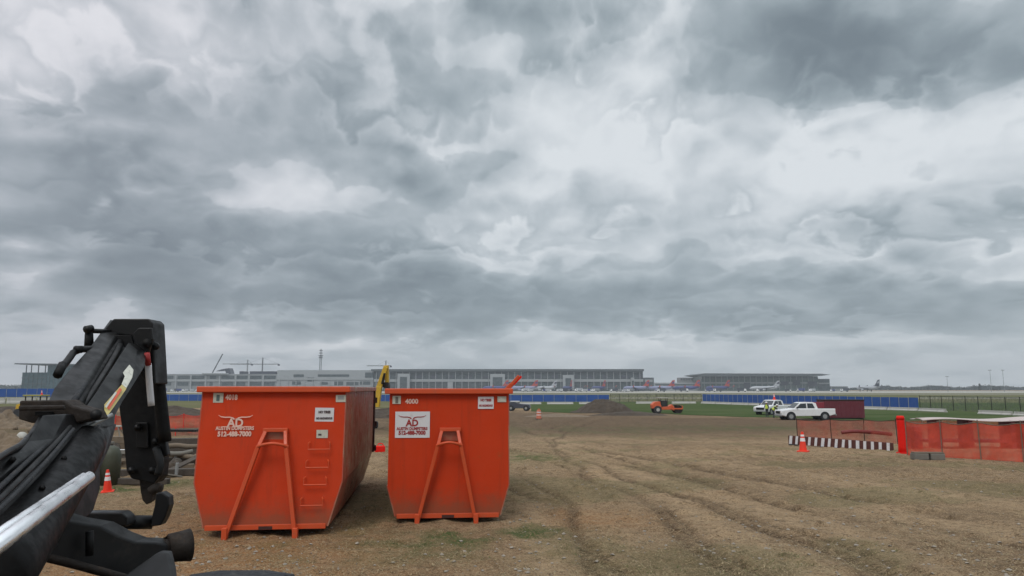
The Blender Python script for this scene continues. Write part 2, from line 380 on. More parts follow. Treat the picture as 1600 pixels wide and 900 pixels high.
# ------------------------------------------------------------------ ground (one sheet to the horizon)
rng = np.random.default_rng(3)
def vnoise(x, y, seed=0):
    xi = np.floor(x).astype(np.int64); yi = np.floor(y).astype(np.int64); fx = x-xi; fy = y-yi
    fx = fx*fx*(3-2*fx); fy = fy*fy*(3-2*fy)
    def h(a, b):
        n = (a*374761393+b*668265263+seed*974634777) & 0xffffffff
        n = ((n ^ (n >> 13))*1274126177) & 0xffffffff
        return ((n ^ (n >> 16)) & 0xffff)/65535.0
    return (h(xi, yi)*(1-fx)+h(xi+1, yi)*fx)*(1-fy)+(h(xi, yi+1)*(1-fx)+h(xi+1, yi+1)*fx)*fy
def fbm(x, y, o=5, seed=0):
    s = 0; a = .5; t = 0
    for i in range(o):
        s = s+a*vnoise(x*2**i+i*17.3, y*2**i+i*9.1, seed+i); t += a; a *= .5
    return s/t
def axis(lo, hi, step, far_lo, far_hi, g=1.22):
    a = list(np.arange(lo, hi+1e-6, step)); s = step; x = hi
    while x < far_hi: s *= g; x += s; a.append(x)
    s = step; x = lo
    while x > far_lo: s *= g; x -= s; a.insert(0, x)
    return np.array(a)
xs = axis(-15, 17, .09, -2500, 2500, 1.10); ys = axis(3.5, 34, .09, -300, 2500, 1.045)
XX, YY = np.meshgrid(xs, ys, indexing='ij')
def nstep(a, b, x):
    t = np.clip((x-a)/(b-a), 0, 1); return t*t*(3-2*t)
near = 1-nstep(60, 110, np.hypot(XX, YY))
ZZ = -DROP*nstep(14, 62, YY)
wob = (fbm(XX*.15, YY*.12, 3, 5)-.5)
rut = np.zeros_like(XX)
TR = [(1.2, .115, .10), (2.9, .12, .12), (3.15, .12, .07), (4.4, .19, .13), (4.75, .19, .08), (6.2, .215, .14) , (7.4, .30, .22), (9.0, .34, .22), (1.3, .28, .12)]
for i, (x0, k, wd) in enumerate(TR):     # wheel tracks that run away from the camera, leaning left with distance
    cx_ = x0+k*(12-YY)*.9+.006*(YY-12)**2*(.5 if i % 2 else -.3)+wob*1.6
    br = nstep(.34, .52, fbm(XX*.3+i*7, YY*.22, 3, 40+i))
    rut = np.maximum(rut, np.exp(-((XX-cx_)/wd)**2)*br)
pale = np.zeros_like(XX)
for i, (x0, k, wd) in enumerate(((2.0, .12, .5), (3.7, .15, .45), (5.4, .20, .6), (8.2, .32, .7), (.6, .2, .4), (11.5, .42, .9), (-1.2, .1, .5))):
    cx_ = x0+k*(12-YY)*.9+.006*(YY-12)**2*(.5 if i % 2 else -.3)+wob*1.6
    pale = np.maximum(pale, np.exp(-((XX-cx_)/wd)**2)*nstep(.3, .55, fbm(XX*.4+i*5, YY*.15, 4, 70+i)))
pale = np.maximum(pale, .9*nstep(24, 34, YY-.12*XX)*(1-nstep(40, 50, YY-.12*XX))*nstep(.35, .6, fbm(XX*.08, YY*.35, 4, 55)))
tread = .5+.5*np.sin(YY*22+XX*3)
rutm = rut*near
b = (fbm(XX*.5, YY*.5, 4, 1)-.5)*.07+(fbm(XX*1.9, YY*1.4, 4, 2)-.5)*.05+(fbm(XX*5, YY*5, 3, 3)-.5)*.05
clod = np.clip(fbm(XX*3.1, YY*3.1, 3, 9)-.60, 0, 1)*.30
ZZ = ZZ+(b+clod)*near-rutm*(.06+.018*tread)
grass = nstep(.53, .66, fbm(XX*.42, YY*.36, 5, 11))*.34
def gpatch(x, y, rx, ry, a):
    global grass
    q = ((XX-x)/rx)**2+((YY-y)/ry)**2
    grass = np.maximum(grass, a*np.exp(-q)*nstep(.28, .62, fbm(XX*1.6, YY*1.6, 4, 13)))
for px, py, rx, ry, a in ((830,715,1.6,2.4,1),(690,845,1.5,.8,1.1),(820,835,.8,.7,1.2),(640,840,.9,.6,.8),(600,870,1.5,.5,.7),(250,755,1.2,1.0,1),(190,765,1.0,1,1),(590,690,1.2,3,.9),(1300,672,4,4,.6),(1180,668,8,5,.8),(960,770,.5,.8,.5),(1000,880,1.2,.5,.5),(860,860,1.2,.6,.6),(420,850,1.2,.4,.5)):
    g_ = G(px, py); gpatch(g_.x, g_.y, rx, ry, a)
grass = grass*(1-nstep(60, 80, YY))*(1-.5*rut)
orangey = np.clip(np.exp(-((XX+4.5)/3.2)**2-((YY-10)/6)**2)*1.1+np.exp(-((XX-1.6)/1.1)**2-((YY-14.2)/1.0)**2)*.9, 0, 1)
wet = nstep(40, 62, YY)*(1-nstep(100, 115, YY))*nstep(.30, .55, fbm(XX*.03, YY*.06, 3, 21)+.12*nstep(-10, 40, XX)*0+.1)
g0 = G(1200, 690)
dampl = np.clip(fbm(XX*.25, YY*.12, 4, 31), 0, 1)
nu_, nv_ = XX.shape
co = np.stack([XX, YY, ZZ], -1).reshape(-1, 3).astype(np.float32)
i_, j_ = np.meshgrid(np.arange(nu_-1), np.arange(nv_-1), indexing='ij')
a_ = (i_*nv_+j_).ravel(); quads = np.stack([a_, a_+nv_, a_+nv_+1, a_+1], -1).astype(np.int32)
me = bpy.data.meshes.new('ground'); me.vertices.add(len(co)); me.vertices.foreach_set('co', co.ravel())
me.loops.add(quads.size); me.loops.foreach_set('vertex_index', quads.ravel())
me.polygons.add(len(quads)); me.polygons.foreach_set('loop_start', np.arange(0, quads.size, 4, dtype=np.int32))
me.update(calc_edges=True)
me.polygons.foreach_set('use_smooth', np.ones(len(quads), dtype=bool))
for nm, arr in (('rut', rutm), ('grass', grass), ('orangey', orangey), ('wet', wet), ('pale', pale)):
    at = me.attributes.new(nm, 'FLOAT', 'POINT'); at.data.foreach_set('value', arr.ravel().astype(np.float32))
ground = bpy.data.objects.new('ground', me); COL.objects.link(ground); tag(ground, None, None, kind='structure')
m = bpy.data.materials.new('trampled_dirt'); m.use_nodes = True; n = NB(m.node_tree); bs = m.node_tree.nodes['Principled BSDF']
tcs = n.n('ShaderNodeTexCoord').outputs['Object']
def attr(nm): o = n.n('ShaderNodeAttribute'); o.attribute_name = nm; return o.outputs['Fac']
n1 = n.noise(tcs, .35, 8, .65); n2 = n.noise(tcs, 3.0, 8, .7); n3 = n.noise(tcs, 22, 6, .7); n4 = n.noise(tcs, .06, 5, .6)
c = n.ramp(n1, [(.25, (.165, .120, .076)), (.5, (.265, .205, .138)), (.75, (.36, .29, .205))])
c = n.mix(n.mapr(n2, .42, .66, 0, .6), c, (.135, .096, .062))
c = n.mix(n.mapr(n4, .45, .62, 0, .5), c, (.35, .275, .185))
c = n.mix(n.mapr(n3, .52, .68, 0, .6), c, (.42, .35, .265))
c = n.mix(n.mapr(n3, .47, .33, 0, .55), c, (.065, .048, .034))
stm = n.n('ShaderNodeMapping'); n.l(tcs, stm.inputs[0]); stm.inputs['Scale'].default_value = (1.9, .20, 1); stm.inputs['Rotation'].default_value = (0, 0, .13)
sn = n.noise(stm.outputs[0], 1.0, 8, .68)
c = n.mix(n.mapr(sn, .50, .70, 0, .60), c, (.110, .078, .050))
c = n.mix(n.mapr(sn, .46, .30, 0, .60), c, (.40, .32, .225))
n5 = n.noise(tcs, 8.5, 6, .75)
c = n.mix(n.mapr(n5, .54, .66, 0, .6), c, (.085, .060, .038))
c = n.mix(n.m('MULTIPLY', attr('orangey'), n.mapr(n2, .3, .6, .35, .85)), c, (.33, .185, .085))
vo = n.n('ShaderNodeTexVoronoi'); n.l(tcs, vo.inputs['Vector']); vo.inputs['Scale'].default_value = 14; vo.inputs['Randomness'].default_value = 1
peb = n.m('MULTIPLY', n.mapr(vo.outputs['Distance'], .12, .22, 1, 0), n.mapr(n.noise(tcs, 1.1, 4, .6), .5, .62, 0, 1))
c = n.mix(n.m('MULTIPLY', peb, .7), c, (.36, .33, .28))
c = n.mix(n.m('MULTIPLY', attr('pale'), n.mapr(n2, .35, .6, .75, .25)), c, (.47, .38, .27))
c = n.mix(n.m('MULTIPLY', attr('rut'), n.mapr(n.noise(tcs, 5, 6, .7), .35, .62, .35, 1)), c, (.065, .042, .026))
wv = n.n('ShaderNodeTexWave', wave_type='BANDS', bands_direction='Y'); n.l(tcs, wv.inputs['Vector']); wv.inputs['Scale'].default_value = 2.6; wv.inputs['Distortion'].default_value = 2.5; wv.inputs['Detail'].default_value = 3; wv.inputs['Detail Scale'].default_value = 2
c = n.mix(n.m('MULTIPLY', n.m('MULTIPLY', attr('rut'), n.mapr(wv.outputs['Fac'], .45, .75, 0, 1)), n.mapr(sn, .35, .6, .8, .3)), c, (.045, .03, .02))
c = n.mix(n.mapr(n.noise(tcs, 3.3, 7, .8), .53, .60, 0, .62), c, (.080, .058, .036))
c = n.mix(n.mapr(n.noise(tcs, 5.1, 7, .8), .54, .60, 0, .45), c, (.46, .38, .27))
c = n.mix(n.mapr(n.noise(tcs, 40, 4, .8), .52, .60, 0, .65), c, (.52, .44, .32))
c = n.mix(n.mapr(n.noise(tcs, 27, 4, .8), .53, .61, 0, .7), c, (.055, .038, .024))
c = n.mix(1.0, c, (1.07, .93, .775), 'MULTIPLY')
c = n.mix(n.m('MULTIPLY', attr('wet'), n.mapr(n2, .3, .7, .9, .45)), c, (.072, .046, .028))
gf = n.m('MULTIPLY', attr('grass'), n.mapr(n3, .36, .56, .25, 1.1), clamp=True)
gc = n.mix(n.noise(tcs, 6, 5, .7), (.040, .068, .016), (.12, .14, .05))
c = n.mix(gf, c, gc)
n.l(c, bs.inputs['Base Color']); bs.inputs['Roughness'].default_value = .95; bs.inputs['Specular IOR Level'].default_value = .2
bp = n.n('ShaderNodeBump'); bp.inputs['Strength'].default_value = .9; bp.inputs['Distance'].default_value = .09
n.l(n.m('ADD', n.m('ADD', n.m('ADD', n.m('MULTIPLY', n2, .8), n.m('MULTIPLY', n5, .9)), n.m('MULTIPLY', n3, .7)), n.m('MULTIPLY', peb, .25)), bp.inputs['Height']); n.l(bp.outputs[0], bs.inputs['Normal'])
ground.data.materials.append(m)

def sheet(name, pts, z, m, kind='structure'):
    s = MB(); vsx = [s.bm.verts.new((p[0], p[1], z)) for p in pts]; s.bm.faces.new(vsx)
    o = s.build(name, m); o['kind'] = kind
    if o.data.polygons[0].normal.z < 0: o.data.flip_normals()
    return o
def field_mat(name, c1, c2, c3, sc):
    m = bpy.data.materials.new(name); m.use_nodes = True; n = NB(m.node_tree); b = m.node_tree.nodes['Principled BSDF']
    t = n.n('ShaderNodeTexCoord').outputs['Object']; mp = n.n('ShaderNodeMapping'); n.l(t, mp.inputs[0]); mp.inputs['Scale'].default_value = (.35, 1, 1)
    a = n.noise(mp.outputs[0], sc, 8, .65); d = n.noise(mp.outputs[0], sc*8, 4, .7)
    c = n.mix(n.mapr(a, .35, .65, 0, 1), c1, c2); c = n.mix(n.mapr(d, .45, .7, 0, .6), c, c3)
    n.l(c, b.inputs['Base Color']); b.inputs['Roughness'].default_value = 1; b.inputs['Specular IOR Level'].default_value = 0
    return m
ZF = -DROP
gm = field_mat('mown_grass', (.052, .080, .030), (.075, .100, .042), (.11, .11, .06), .05)
gm2 = field_mat('dry_airfield_grass', (.105, .115, .055), (.15, .14, .078), (.19, .165, .10), .012)
cm = field_mat('pale_apron_concrete', (.33, .32, .28), (.40, .385, .34), (.28, .27, .24), .01)
def gp(px, py):
    d = raydir(px, py); t = (ZF-CAMZ)/d.z; return (d.x*t, d.y*t)
near_edge = [(830,643),(900,646),(960,646),(1010,645),(1060,648),(1110,650),(1160,652),(1230,653),(1300,656),(1400,659),(1480,661),(1560,664),(1640,668),(1800,676)]
pts = [gp(*p) for p in near_edge]+[gp(2300, 650), gp(2300, 630), gp(830, 628)]
sheet('grass_field', pts, ZF+.03, gm)
sheet('dry_grass_field', [(-900, 178), (-900, 520), (1500, 520), (1500, 60), (110, 118)], ZF+.018, gm2)
sheet('apron', [(-2400, 520), (-2400, 1010), (2400, 1010), (2400, 520)], ZF+.05, cm)
for k, (x0, x1, y0, y1) in enumerate(((-900, 1500, 262, 275), (-900, 1500, 420, 440))):
    sheet('taxiway', [(x0, y0), (x1, y0-30), (x1, y1-30), (x0, y1)], ZF+.06+.01*k, cm)
# ================================================================== roll-off dumpsters
def make_dumpster(name, label, cx, s, Yf, w, wb, zc, zb, zt, lean, rz, legs, hooktop, bar, ladder, Lg=6.6, hl='left'):
    g0 = (cx-800)/s
    root = thing(name, label, 'dumpster', (g0, Yf, zg(Yf)), rz, 'orange roll-off dumpsters side by side')
    def L(px, py): return (px-cx)/s, CAMZ-(py-607)/s
    def fy(z): return lean*(zt-z)*-1+lean*zt     # front wall: bottom edge nearest the camera (y=0) to top (y=lean*zt)
    def prof(y0, add=0):
        return [(-w/2, zt), (-w/2, zc), (-wb/2, zb), (wb/2, zb), (w/2, zc), (w/2, zt)]
    b = MB()
    fr = [Vector((x, fy(z), z)) for x, z in prof(0)]; bk = [Vector((x, Lg, z)) for x, z in prof(0)]
    vf = [b.bm.verts.new(p) for p in fr]; vb = [b.bm.verts.new(p) for p in bk]
    b.bm.faces.new(vf)
    b.bm.faces.new(vb[::-1])
    b.bm.faces.new((vf[2], vf[3], vb[3], vb[2]))                      # floor
    body = b.build('body', M['orange'], root, solid=.03)
    sd_ = MB()
    for i, j in ((0, 1), (1, 2), (3, 4), (4, 5)):
        v4 = [sd_.bm.verts.new(p) for p in (fr[i]+Vector((0, .002, 0)), fr[j]+Vector((0, .002, 0)), bk[j], bk[i])]; sd_.bm.faces.new(v4)
    sd_.build('side_wall', M['orange_side'], root, solid=.02)
    # top rail
    r = MB(); ov = .085; h = .10
    yf = fy(zt)
    r.bx(-w/2-ov, w/2+ov, yf-.10, yf+.06, zt, zt+h)
    r.build('top_rail', M['orange_edge'], root, bevel=.015)
    for sg in (-1, 1):
        r = MB(); r.bx(sg*(w/2-.04), sg*(w/2+ov-.005), yf+.063, Lg-.06, zt+.002, zt+h-.004); r.build('side_rail', M['orange_side'], root, bevel=.012)
    # side stiffening ribs, shallow, and the door frame at the back
    for sg in (-1, 1):
        for k in range(6):
            q = MB(); y = 1.2+k*.92; q.bx(sg*(w/2+.001), sg*(w/2+.022), y-.04, y+.04, zc+.05, zt-.003); q.build('side_rib', M['orange_side'], root, bevel=.006)
        q = MB(); q.bx(sg*(w/2-.03), sg*(w/2+.06), Lg-.12, Lg+.05, zc-.05, zt+.06); q.build('door_post', M['underframe'], root, bevel=.01)
    d = MB(); d.prism([(x*.97, Lg+.03, z) for x, z in prof(0)], (0, .07, 0)); door = d.build('rear_door', M['orange'], root, bevel=.01)
    for z in (.9, 1.5, 2.1):
        q = MB(); q.cyl((w/2+.07, Lg+.02, z-.07), (w/2+.07, Lg+.02, z+.07), .035); q.build('hinge', M['underframe'], door)
    # under frame: two long rails and crossmembers, rollers
    for sg in (-1, 1):
        q = MB(); q.bx(sg*.40, sg*.52, .25, Lg-.1, .06, zb-.001); q.build('skid_rail', M['underframe'], root)
        for y, rr in ((Lg-.55, .13), (.75, .07)):
            ax = MB(); ax.cyl((sg*.62, y, rr+.01), (sg*.86, y, rr+.01), rr, n=20); ax.build('roller', M['rustblack'], root, smooth=False)
        q = MB(); q.bx(sg*.60, sg*.90, Lg-.75, Lg-.32, .15, zb+.02); q.build('roller_bracket', M['underframe'], root)
    # lower front lip
    q = MB(); q.bx(-wb/2+.02, wb/2-.02, fy(zb)-.03, fy(zb)+.01, zb-.035, zb+.045); q.build('bottom_lip', M['orange_edge'], root, bevel=.006)
    q = MB(); q.bx(-.11, .11, fy(zb)-.034, fy(zb)-.031+.001, zb-.03, zb+.02); q.build('latch_plate', M['underframe'], root)
    # A-frame hook: two long legs, upper head, cross bar
    pr = .17
    for i, (bp_, mp_, tp_) in enumerate(legs):
        x0, z0 = L(*bp_); x1, z1 = L(*mp_); x2, z2 = L(*tp_)
        a = Vector((x0, fy(z0)-.07, z0)); bq = Vector((x1, fy(z1)-pr, z1)); cq = Vector((x2, fy(z2)-.04, z2))
        q = MB(); q.beam(a, bq, .065, .09, up=(0, -1, 0)); q.beam(bq+Vector((0, 0, -.02)), cq, .06, .085, up=(0, -1, 0))
        q.beam(a+Vector((0, -.01, .17)), a+Vector((0, -.01, -.02)), .085, .12, up=(0, -1, 0)); q.build('hook_frame_leg', M['orange_edge'], root, bevel=.01)
    (bx0, by0), (bx1, by1) = bar
    x0, z0 = L(bx0, by0); x1, z1 = L(bx1, by1)
    q = MB(); q.tube([(x0-.02, fy(z0)-pr-.02, z0-.03), (x0+.08, fy(z0)-pr-.07, z0+.01), ((x0+x1)/2, fy(z0)-pr-.09, z0+.035), (x1-.08, fy(z0)-pr-.07, z0+.01), (x1+.02, fy(z0)-pr-.02, z0-.03)], .026, 10, 2)
    q.build('hook_bar', M['orange_edge'], root, smooth=True)
    (tx0, ty0), (tx1, _) = hooktop
    x0, z0 = L(tx0, ty0); x1, _ = L(tx1, ty0)
    q = MB(); q.bx(x0-.03, x1+.03, fy(z0)-.09, fy(z0)-.005, z0-.03, z0+.035); q.build('hook_frame_top', M['orange_edge'], root, bevel=.008)
    q = MB(); zA = z0-.02; zB = z0-.20; q.bx(x0, x1, fy(z0)-.02, fy(z0)-.012, zB, zA); q.build('hook_recess_plate', M['orange_side'], root)
    for (pa, pb, py) in ladder:
        x0, z0 = L(pa, py); x1, _ = L(pb, py)
        q = MB(); q.tube([(x0+.02, fy(z0)-.01, z0+.12), (x0, fy(z0)-.07, z0+.10), (x0, fy(z0)-.085, z0), (x1, fy(z0)-.085, z0), (x1, fy(z0)-.07, z0+.10), (x1-.02, fy(z0)-.01, z0+.12)], .011, 8)
        q.build('ladder_rung', M['orange_edge'], root)
    return root, L, fy
def plate(root, L, fy, px0, py0, px1, py1, m, name='sign_plate', off=.006, th=.006, parent=None, tilt=0):
    x0, z0 = L(px0, py0); x1, z1 = L(px1, py1); zc_ = (z0+z1)/2
    q = MB(); rot = Matrix.Rotation(tilt, 3, 'Y')
    q.box(((x0+x1)/2, fy(zc_)-off-th/2-.006, zc_), (abs(x1-x0), th, abs(z1-z0)), rot)
    return q.build(name, m, root)
def logo(root, parent, L, fy, px0, px1, py_horn, py_ring, py1, py2, mh, mt, off, sc):
    xc, zr = L((px0+px1)/2, py_ring); x0, zh = L(px0, py_horn); x1, _ = L(px1, py_horn); hw = (x1-x0)/2
    y = fy(zr)-off
    q = MB()
    for sg in (-1, 1):       # long horns sweeping out, tips up
        top = [(0.03, -.30), (.14, -.08), (.34, .04), (.62, .03), (.86, .10), (1.0, .28)]
        bot = [(1.0, .22), (.84, -.04), (.60, -.12), (.34, -.11), (.18, -.24), (.10, -.42)]
        P_ = [(xc+sg*a*hw, y, zh+b_*hw*.42) for a, b_ in top+bot]
        q.prism(P_ if sg > 0 else P_[::-1], (0, -.003, 0))
    q.build('horn_emblem', mh, parent)
    # ringed letters A and D
    text('AD', 'emblem_letters', mh, parent, (xc, y-.001, zr), .20*sc, width=.28*sc, bold=.006)
    xa, z1 = L((px0+px1)/2, py1); xb, z2 = L((px0+px1)/2, py2)
    y1_ = y if parent is not root else fy(z1)-off-.004; y2_ = y if parent is not root else fy(z2)-off-.004
    text('AUSTIN DUMPSTERS', 'lettering', mt, parent, (xc, y1_-.001, z1), .088*sc, width=hw*2*1.12, bold=.003)
    text('512-488-7000', 'lettering', mt, parent, (xc, y2_-.001, z2), .115*sc, width=hw*2*.98, bold=.005)

# left dumpster
rootL, LL, fL = make_dumpster('roll_off_dumpster', 'larger left orange roll-off dumpster with ladder rungs and its emblem painted straight on the front', 418.5, 94.7, 12.5,
    2.37, 1.96, .86, .15, 2.335, .13, R(6.2),
    [((360, 834), (402, 697), (409, 675)), ((465, 836), (444, 695), (440, 674))], ((408, 673), (441, 673)), ((402, 695), (446, 695)),
    [(477, 511, 703), (475, 510, 731), (473, 508, 757), (470, 504, 788)])
logo(rootL, rootL, LL, fL, 334, 387, 652, 662, 670, 679, M['decalw'], M['decalw'], .012, .95)
p = plate(rootL, LL, fL, 323, 614, 338.5, 629.5, M['sticker'], 'sticker')
plate(p, LL, fL, 328, 617, 333, 627, M['tgreen'], 'symbol', .013, .002)
text('4018', 'number', M['decalw'], rootL, ((351-418.5)/94.7, fL(2.28)-.008, CAMZ-(621.5-607)/94.7), .12, width=.20, bold=.004)
p = plate(rootL, LL, fL, 484, 638, 514, 660, M['signw'], 'sign_plate', tilt=R(1))
xc, zc_ = LL(499, 645); text('NO TIRES', 'sign_text', M['darktext'], p, (xc, fL(LL(499, 649)[1])-.0215, zc_), .055, width=.20, bold=.003)
xc, zc_ = LL(499, 655); text('NO HAZARDOUS', 'sign_text', M['darktext'], p, (xc, fL(LL(499, 649)[1])-.0215, zc_), .045, width=.27, bold=.003)
p = plate(rootL, LL, fL, 488, 673, 506, 686, M['sticker'], 'sticker'); plate(p, LL, fL, 492, 675, 504, 677.5, M['chev_y'], 'symbol', .013, .002); plate(p, LL, fL, 491, 679, 496, 682, M['darktext'], 'symbol', .013, .002)
p = plate(rootL, LL, fL, 516, 617.5, 532, 629, M['sticker'], 'sticker'); plate(p, LL, fL, 519, 619, 529, 625, M['galv'], 'symbol', .013, .002)
# right dumpster
rootR, LR, fR = make_dumpster('roll_off_dumpster', 'smaller orange roll-off dumpster on the right with a square white placard bolted to its front', 701, 85.5, 13.8,
    2.19, 1.88, .66, .12, 2.30, .03, R(4.6),
    [((654, 812), (684.5, 693), (690, 672)), ((744, 812), (719, 691), (715, 672))], ((689, 671), (717, 671)), ((684, 692), (720, 692)), [])
p = plate(rootR, LR, fR, 617, 643, 671, 683.5, M['signw'], 'sign_plate')
logo(rootR, p, LR, fR, 622, 665, 651, 661, 669.5, 676, M['redtext'], M['redtext'], .021, .82)
p = plate(rootR, LR, fR, 612, 618.5, 625, 631, M['sticker'], 'sticker'); plate(p, LR, fR, 616.5, 620, 621, 630, M['concdark'], 'symbol', .013, .002)
text('4000', 'number', M['decalw'], rootR, ((642-701)/85.5, fR(2.2)-.008, CAMZ-(627.5-607)/85.5), .12, width=.24, bold=.004)
p = plate(rootR, LR, fR, 746.5, 620, 771.5, 639, M['signw'], 'sign_plate')
xc, zc_ = LR(759, 625.5); text('NO TIRES', 'sign_text', M['redtext'], p, (xc, fR(LR(759, 629)[1])-.0215, zc_), .06, width=.20, bold=.003)
xc, zc_ = LR(759, 634); text('NO HAZARDOUS', 'sign_text', M['redtext'], p, (xc, fR(LR(759, 629)[1])-.0215, zc_), .05, width=.25, bold=.003)
p = plate(rootR, LR, fR, 777.5, 619.5, 791.5, 628.5, M['sticker'], 'sticker'); plate(p, LR, fR, 780, 621, 789, 627, M['chev_w'], 'symbol', .013, .002)
# bent arm standing above the rear corner of the right dumpster
q = MB(); q.beam(A(789, 612, 19.7), A(800, 600, 19.7), .14, .12); q.beam(A(798, 602, 19.7), A(811, 587, 19.7), .15, .08); q.build('tarp_arm', M['orange_edge'], rootR, world=True, bevel=.015)
q = MB(); q.beam(A(802, 601, 19.9), A(814.5, 588, 19.9), .07, .06); q.build('tarp_arm', M['redp'], rootR, world=True)

# ================================================================== black knuckle-boom machine in the foreground
kb = thing('knuckle_boom_machine', 'black machine with folded knuckle boom, faded decals and bright steel rod in the left foreground', 'construction machine', (-2.6, 3.4, 0))
def pp(pts, d, th, m, name, bevel=.006, parent=kb, back=True):
    """outline at depth d (single value or one per point), thickness th towards +Y"""
    ds = d if isinstance(d, (list, tuple)) else [d]*len(pts)
    if isinstance(d, (list, tuple)):       # keep the plate flat: fit one plane through the measured depths
        Am = np.array([[1, x/1000, y/1000] for x, y in pts]); sol = np.linalg.lstsq(Am, 1/np.array(ds, float), rcond=None)[0]; ds = list(1/(Am @ sol))
    if name.startswith('decal'): ds = [v-.09-(.012 if 'stripe' in name else 0) for v in ds]
    th = th*.5; bevel = min(bevel, .009)
    P_ = [A(x, y, dd) for (x, y), dd in zip(pts, ds)]
    q = MB(); q.prism(P_, (0, th, 0)); return q.build(name, m, parent, world=True, bevel=bevel)
def tb(pts, r, m, name, n=12, parent=kb, st=1):
    q = MB(); q.tube([A(*p) for p in pts], r, n, st); return q.build(name, m, parent, world=True, smooth=True)
# lower boom: a wide box section, flat top plate facing the camera
lb = pp([(-60, 760), (0, 712), (42, 690), (66, 648), (120, 650), (152, 660), (134, 712), (70, 800), (10, 880), (-70, 960)], [2.9, 3.3, 3.7, 4.3, 4.45, 4.4, 4.0, 3.6, 3.2, 2.8], .42, M['black'], 'lower_boom', .03)
tb([(-40, 745, 2.95), (0, 713, 3.25), (42, 690, 3.66), (66, 650, 4.25)], .014, M['black3'], 'edge_weld', 8)
tb([(-40, 925, 2.75), (60, 800, 3.45), (105, 735, 3.85), (152, 668, 4.4)], .018, M['black3'], 'edge_weld', 8)
# right side plate below the joint, a rounded swelling with a dark recess
pp([(160, 662), (148, 700), (130, 738), (130, 770), (118, 806), (60, 860), (-20, 960), (-60, 930), (55, 820), (120, 720), (146, 668)], [4.62, 4.42, 4.3, 4.25, 4.1, 3.8, 3.2, 3.1, 3.7, 4.2, 4.5], .35, M['black'], 'side_plate', .02)
tb([(137, 690, 4.3), (110, 730, 4.0), (60, 800, 3.55), (-30, 920, 2.9)], [.10, .13, .15, .16], M['black2'], 'hydraulic_cylinder', 16)
tb([(175, 648, 4.45), (135, 668, 4.3), (108, 690, 4.15)], .012, M['galv'], 'grab_edge', 8)
# joint bracket plate across the boom
jb = pp([(30, 626), (100, 625), (112, 634), (142, 642), (148, 655), (120, 661), (48, 661), (28, 655)], 4.2, .30, M['rustblack'], 'joint_bracket', .012)
pp([(28, 634), (98, 633), (99, 640), (28, 642)], 4.14, .05, M['rustblack'], 'bracket_lip', .008, parent=jb)
pp([(54, 643), (80, 643), (80, 650), (54, 650)], 4.17, .05, M['black2'], 'slot', .003, parent=jb)
tb([(150, 648, 4.18), (150, 648, 4.24)], .03, M['black3'], 'joint_pin', 14, parent=jb, st=0)
# upper boom: two parallel boxes with a channel between
ub = pp([(68, 640), (84, 606), (103, 583), (137, 546), (172, 499), (184, 520), (166, 548), (130, 604), (108, 640)], [4.5, 4.7, 4.9, 5.3, 5.9, 5.9, 5.4, 4.8, 4.5], .28, M['black'], 'upper_boom_beam', .015)
pp([(108, 640), (130, 604), (166, 548), (184, 520), (214, 528), (206, 562), (190, 590), (160, 625), (150, 648)], [4.75, 5.05, 5.55, 6.0, 6.1, 5.9, 5.6, 5.2, 4.95], .2, M['black2'], 'channel_plate', .004)
rb = pp([(124, 648), (150, 612), (186, 556), (200, 535), (214, 548), (210, 573), (192, 600), (172, 630), (161, 650), (158, 668), (140, 668)], [4.5, 4.75, 5.3, 5.5, 5.5, 5.35, 5.1, 4.8, 4.6, 4.45, 4.4], .30, M['black'], 'upper_boom_beam', .015)
tb([(118, 640, 4.62), (140, 606, 4.95), (172, 556, 5.45), (190, 532, 5.75)], .028, M['black2'], 'hydraulic_hose', 10)
tb([(112, 632, 4.6), (150, 575, 5.2), (183, 528, 5.8)], .02, M['rubber'], 'hydraulic_hose', 8)
tb([(128, 640, 4.7), (156, 596, 5.0), (178, 560, 5.35), (188, 540, 5.6)], .022, M['black3'], 'hydraulic_hose', 8)
# decals along the right beam
pp([(202, 570), (208, 578), (206, 590), (197, 606), (190, 600), (195, 588), (192, 582)], [5.28, 5.28, 5.2, 5.05, 5.05, 5.15, 5.2], .012, M['chev_w'], 'decal', 0)
pp([(190, 601), (197, 607), (184, 626), (167, 650), (163, 640), (163, 632)], [5.04, 5.0, 4.8, 4.52, 4.55, 4.62], .012, M['chev_y'], 'decal', 0)
pp([(187, 606), (190, 609), (170, 640), (167, 637)], [4.96, 4.94, 4.6, 4.62], .010, M['orange_edge'], 'decal_stripe', 0)
pp([(180, 612), (182, 614), (166, 637), (164, 635)], [4.86, 4.86, 4.58, 4.58], .010, M['chev_w'], 'decal_stripe', 0)
for i_h, o_ in enumerate((0, 9, 17)):
    tb([(-40+o_, 800+o_, 2.85), (20+o_, 742+o_, 3.3), (66+o_, 700+o_*.6, 3.75), (104+o_*.6, 664+o_*.4, 4.1)], .011+.003*(i_h == 1), M['rubber'] if i_h != 1 else M['black3'], 'hydraulic_hose', 8)
for x_, y_, d_ in ((78, 668, 4.2), (52, 690, 3.8), (20, 718, 3.4), (128, 680, 4.18), (100, 716, 3.85), (66, 762, 3.5)):
    tb([(x_, y_, d_-.05), (x_, y_, d_+.05)], .014, M['black2'], 'bolt', 6, st=0)
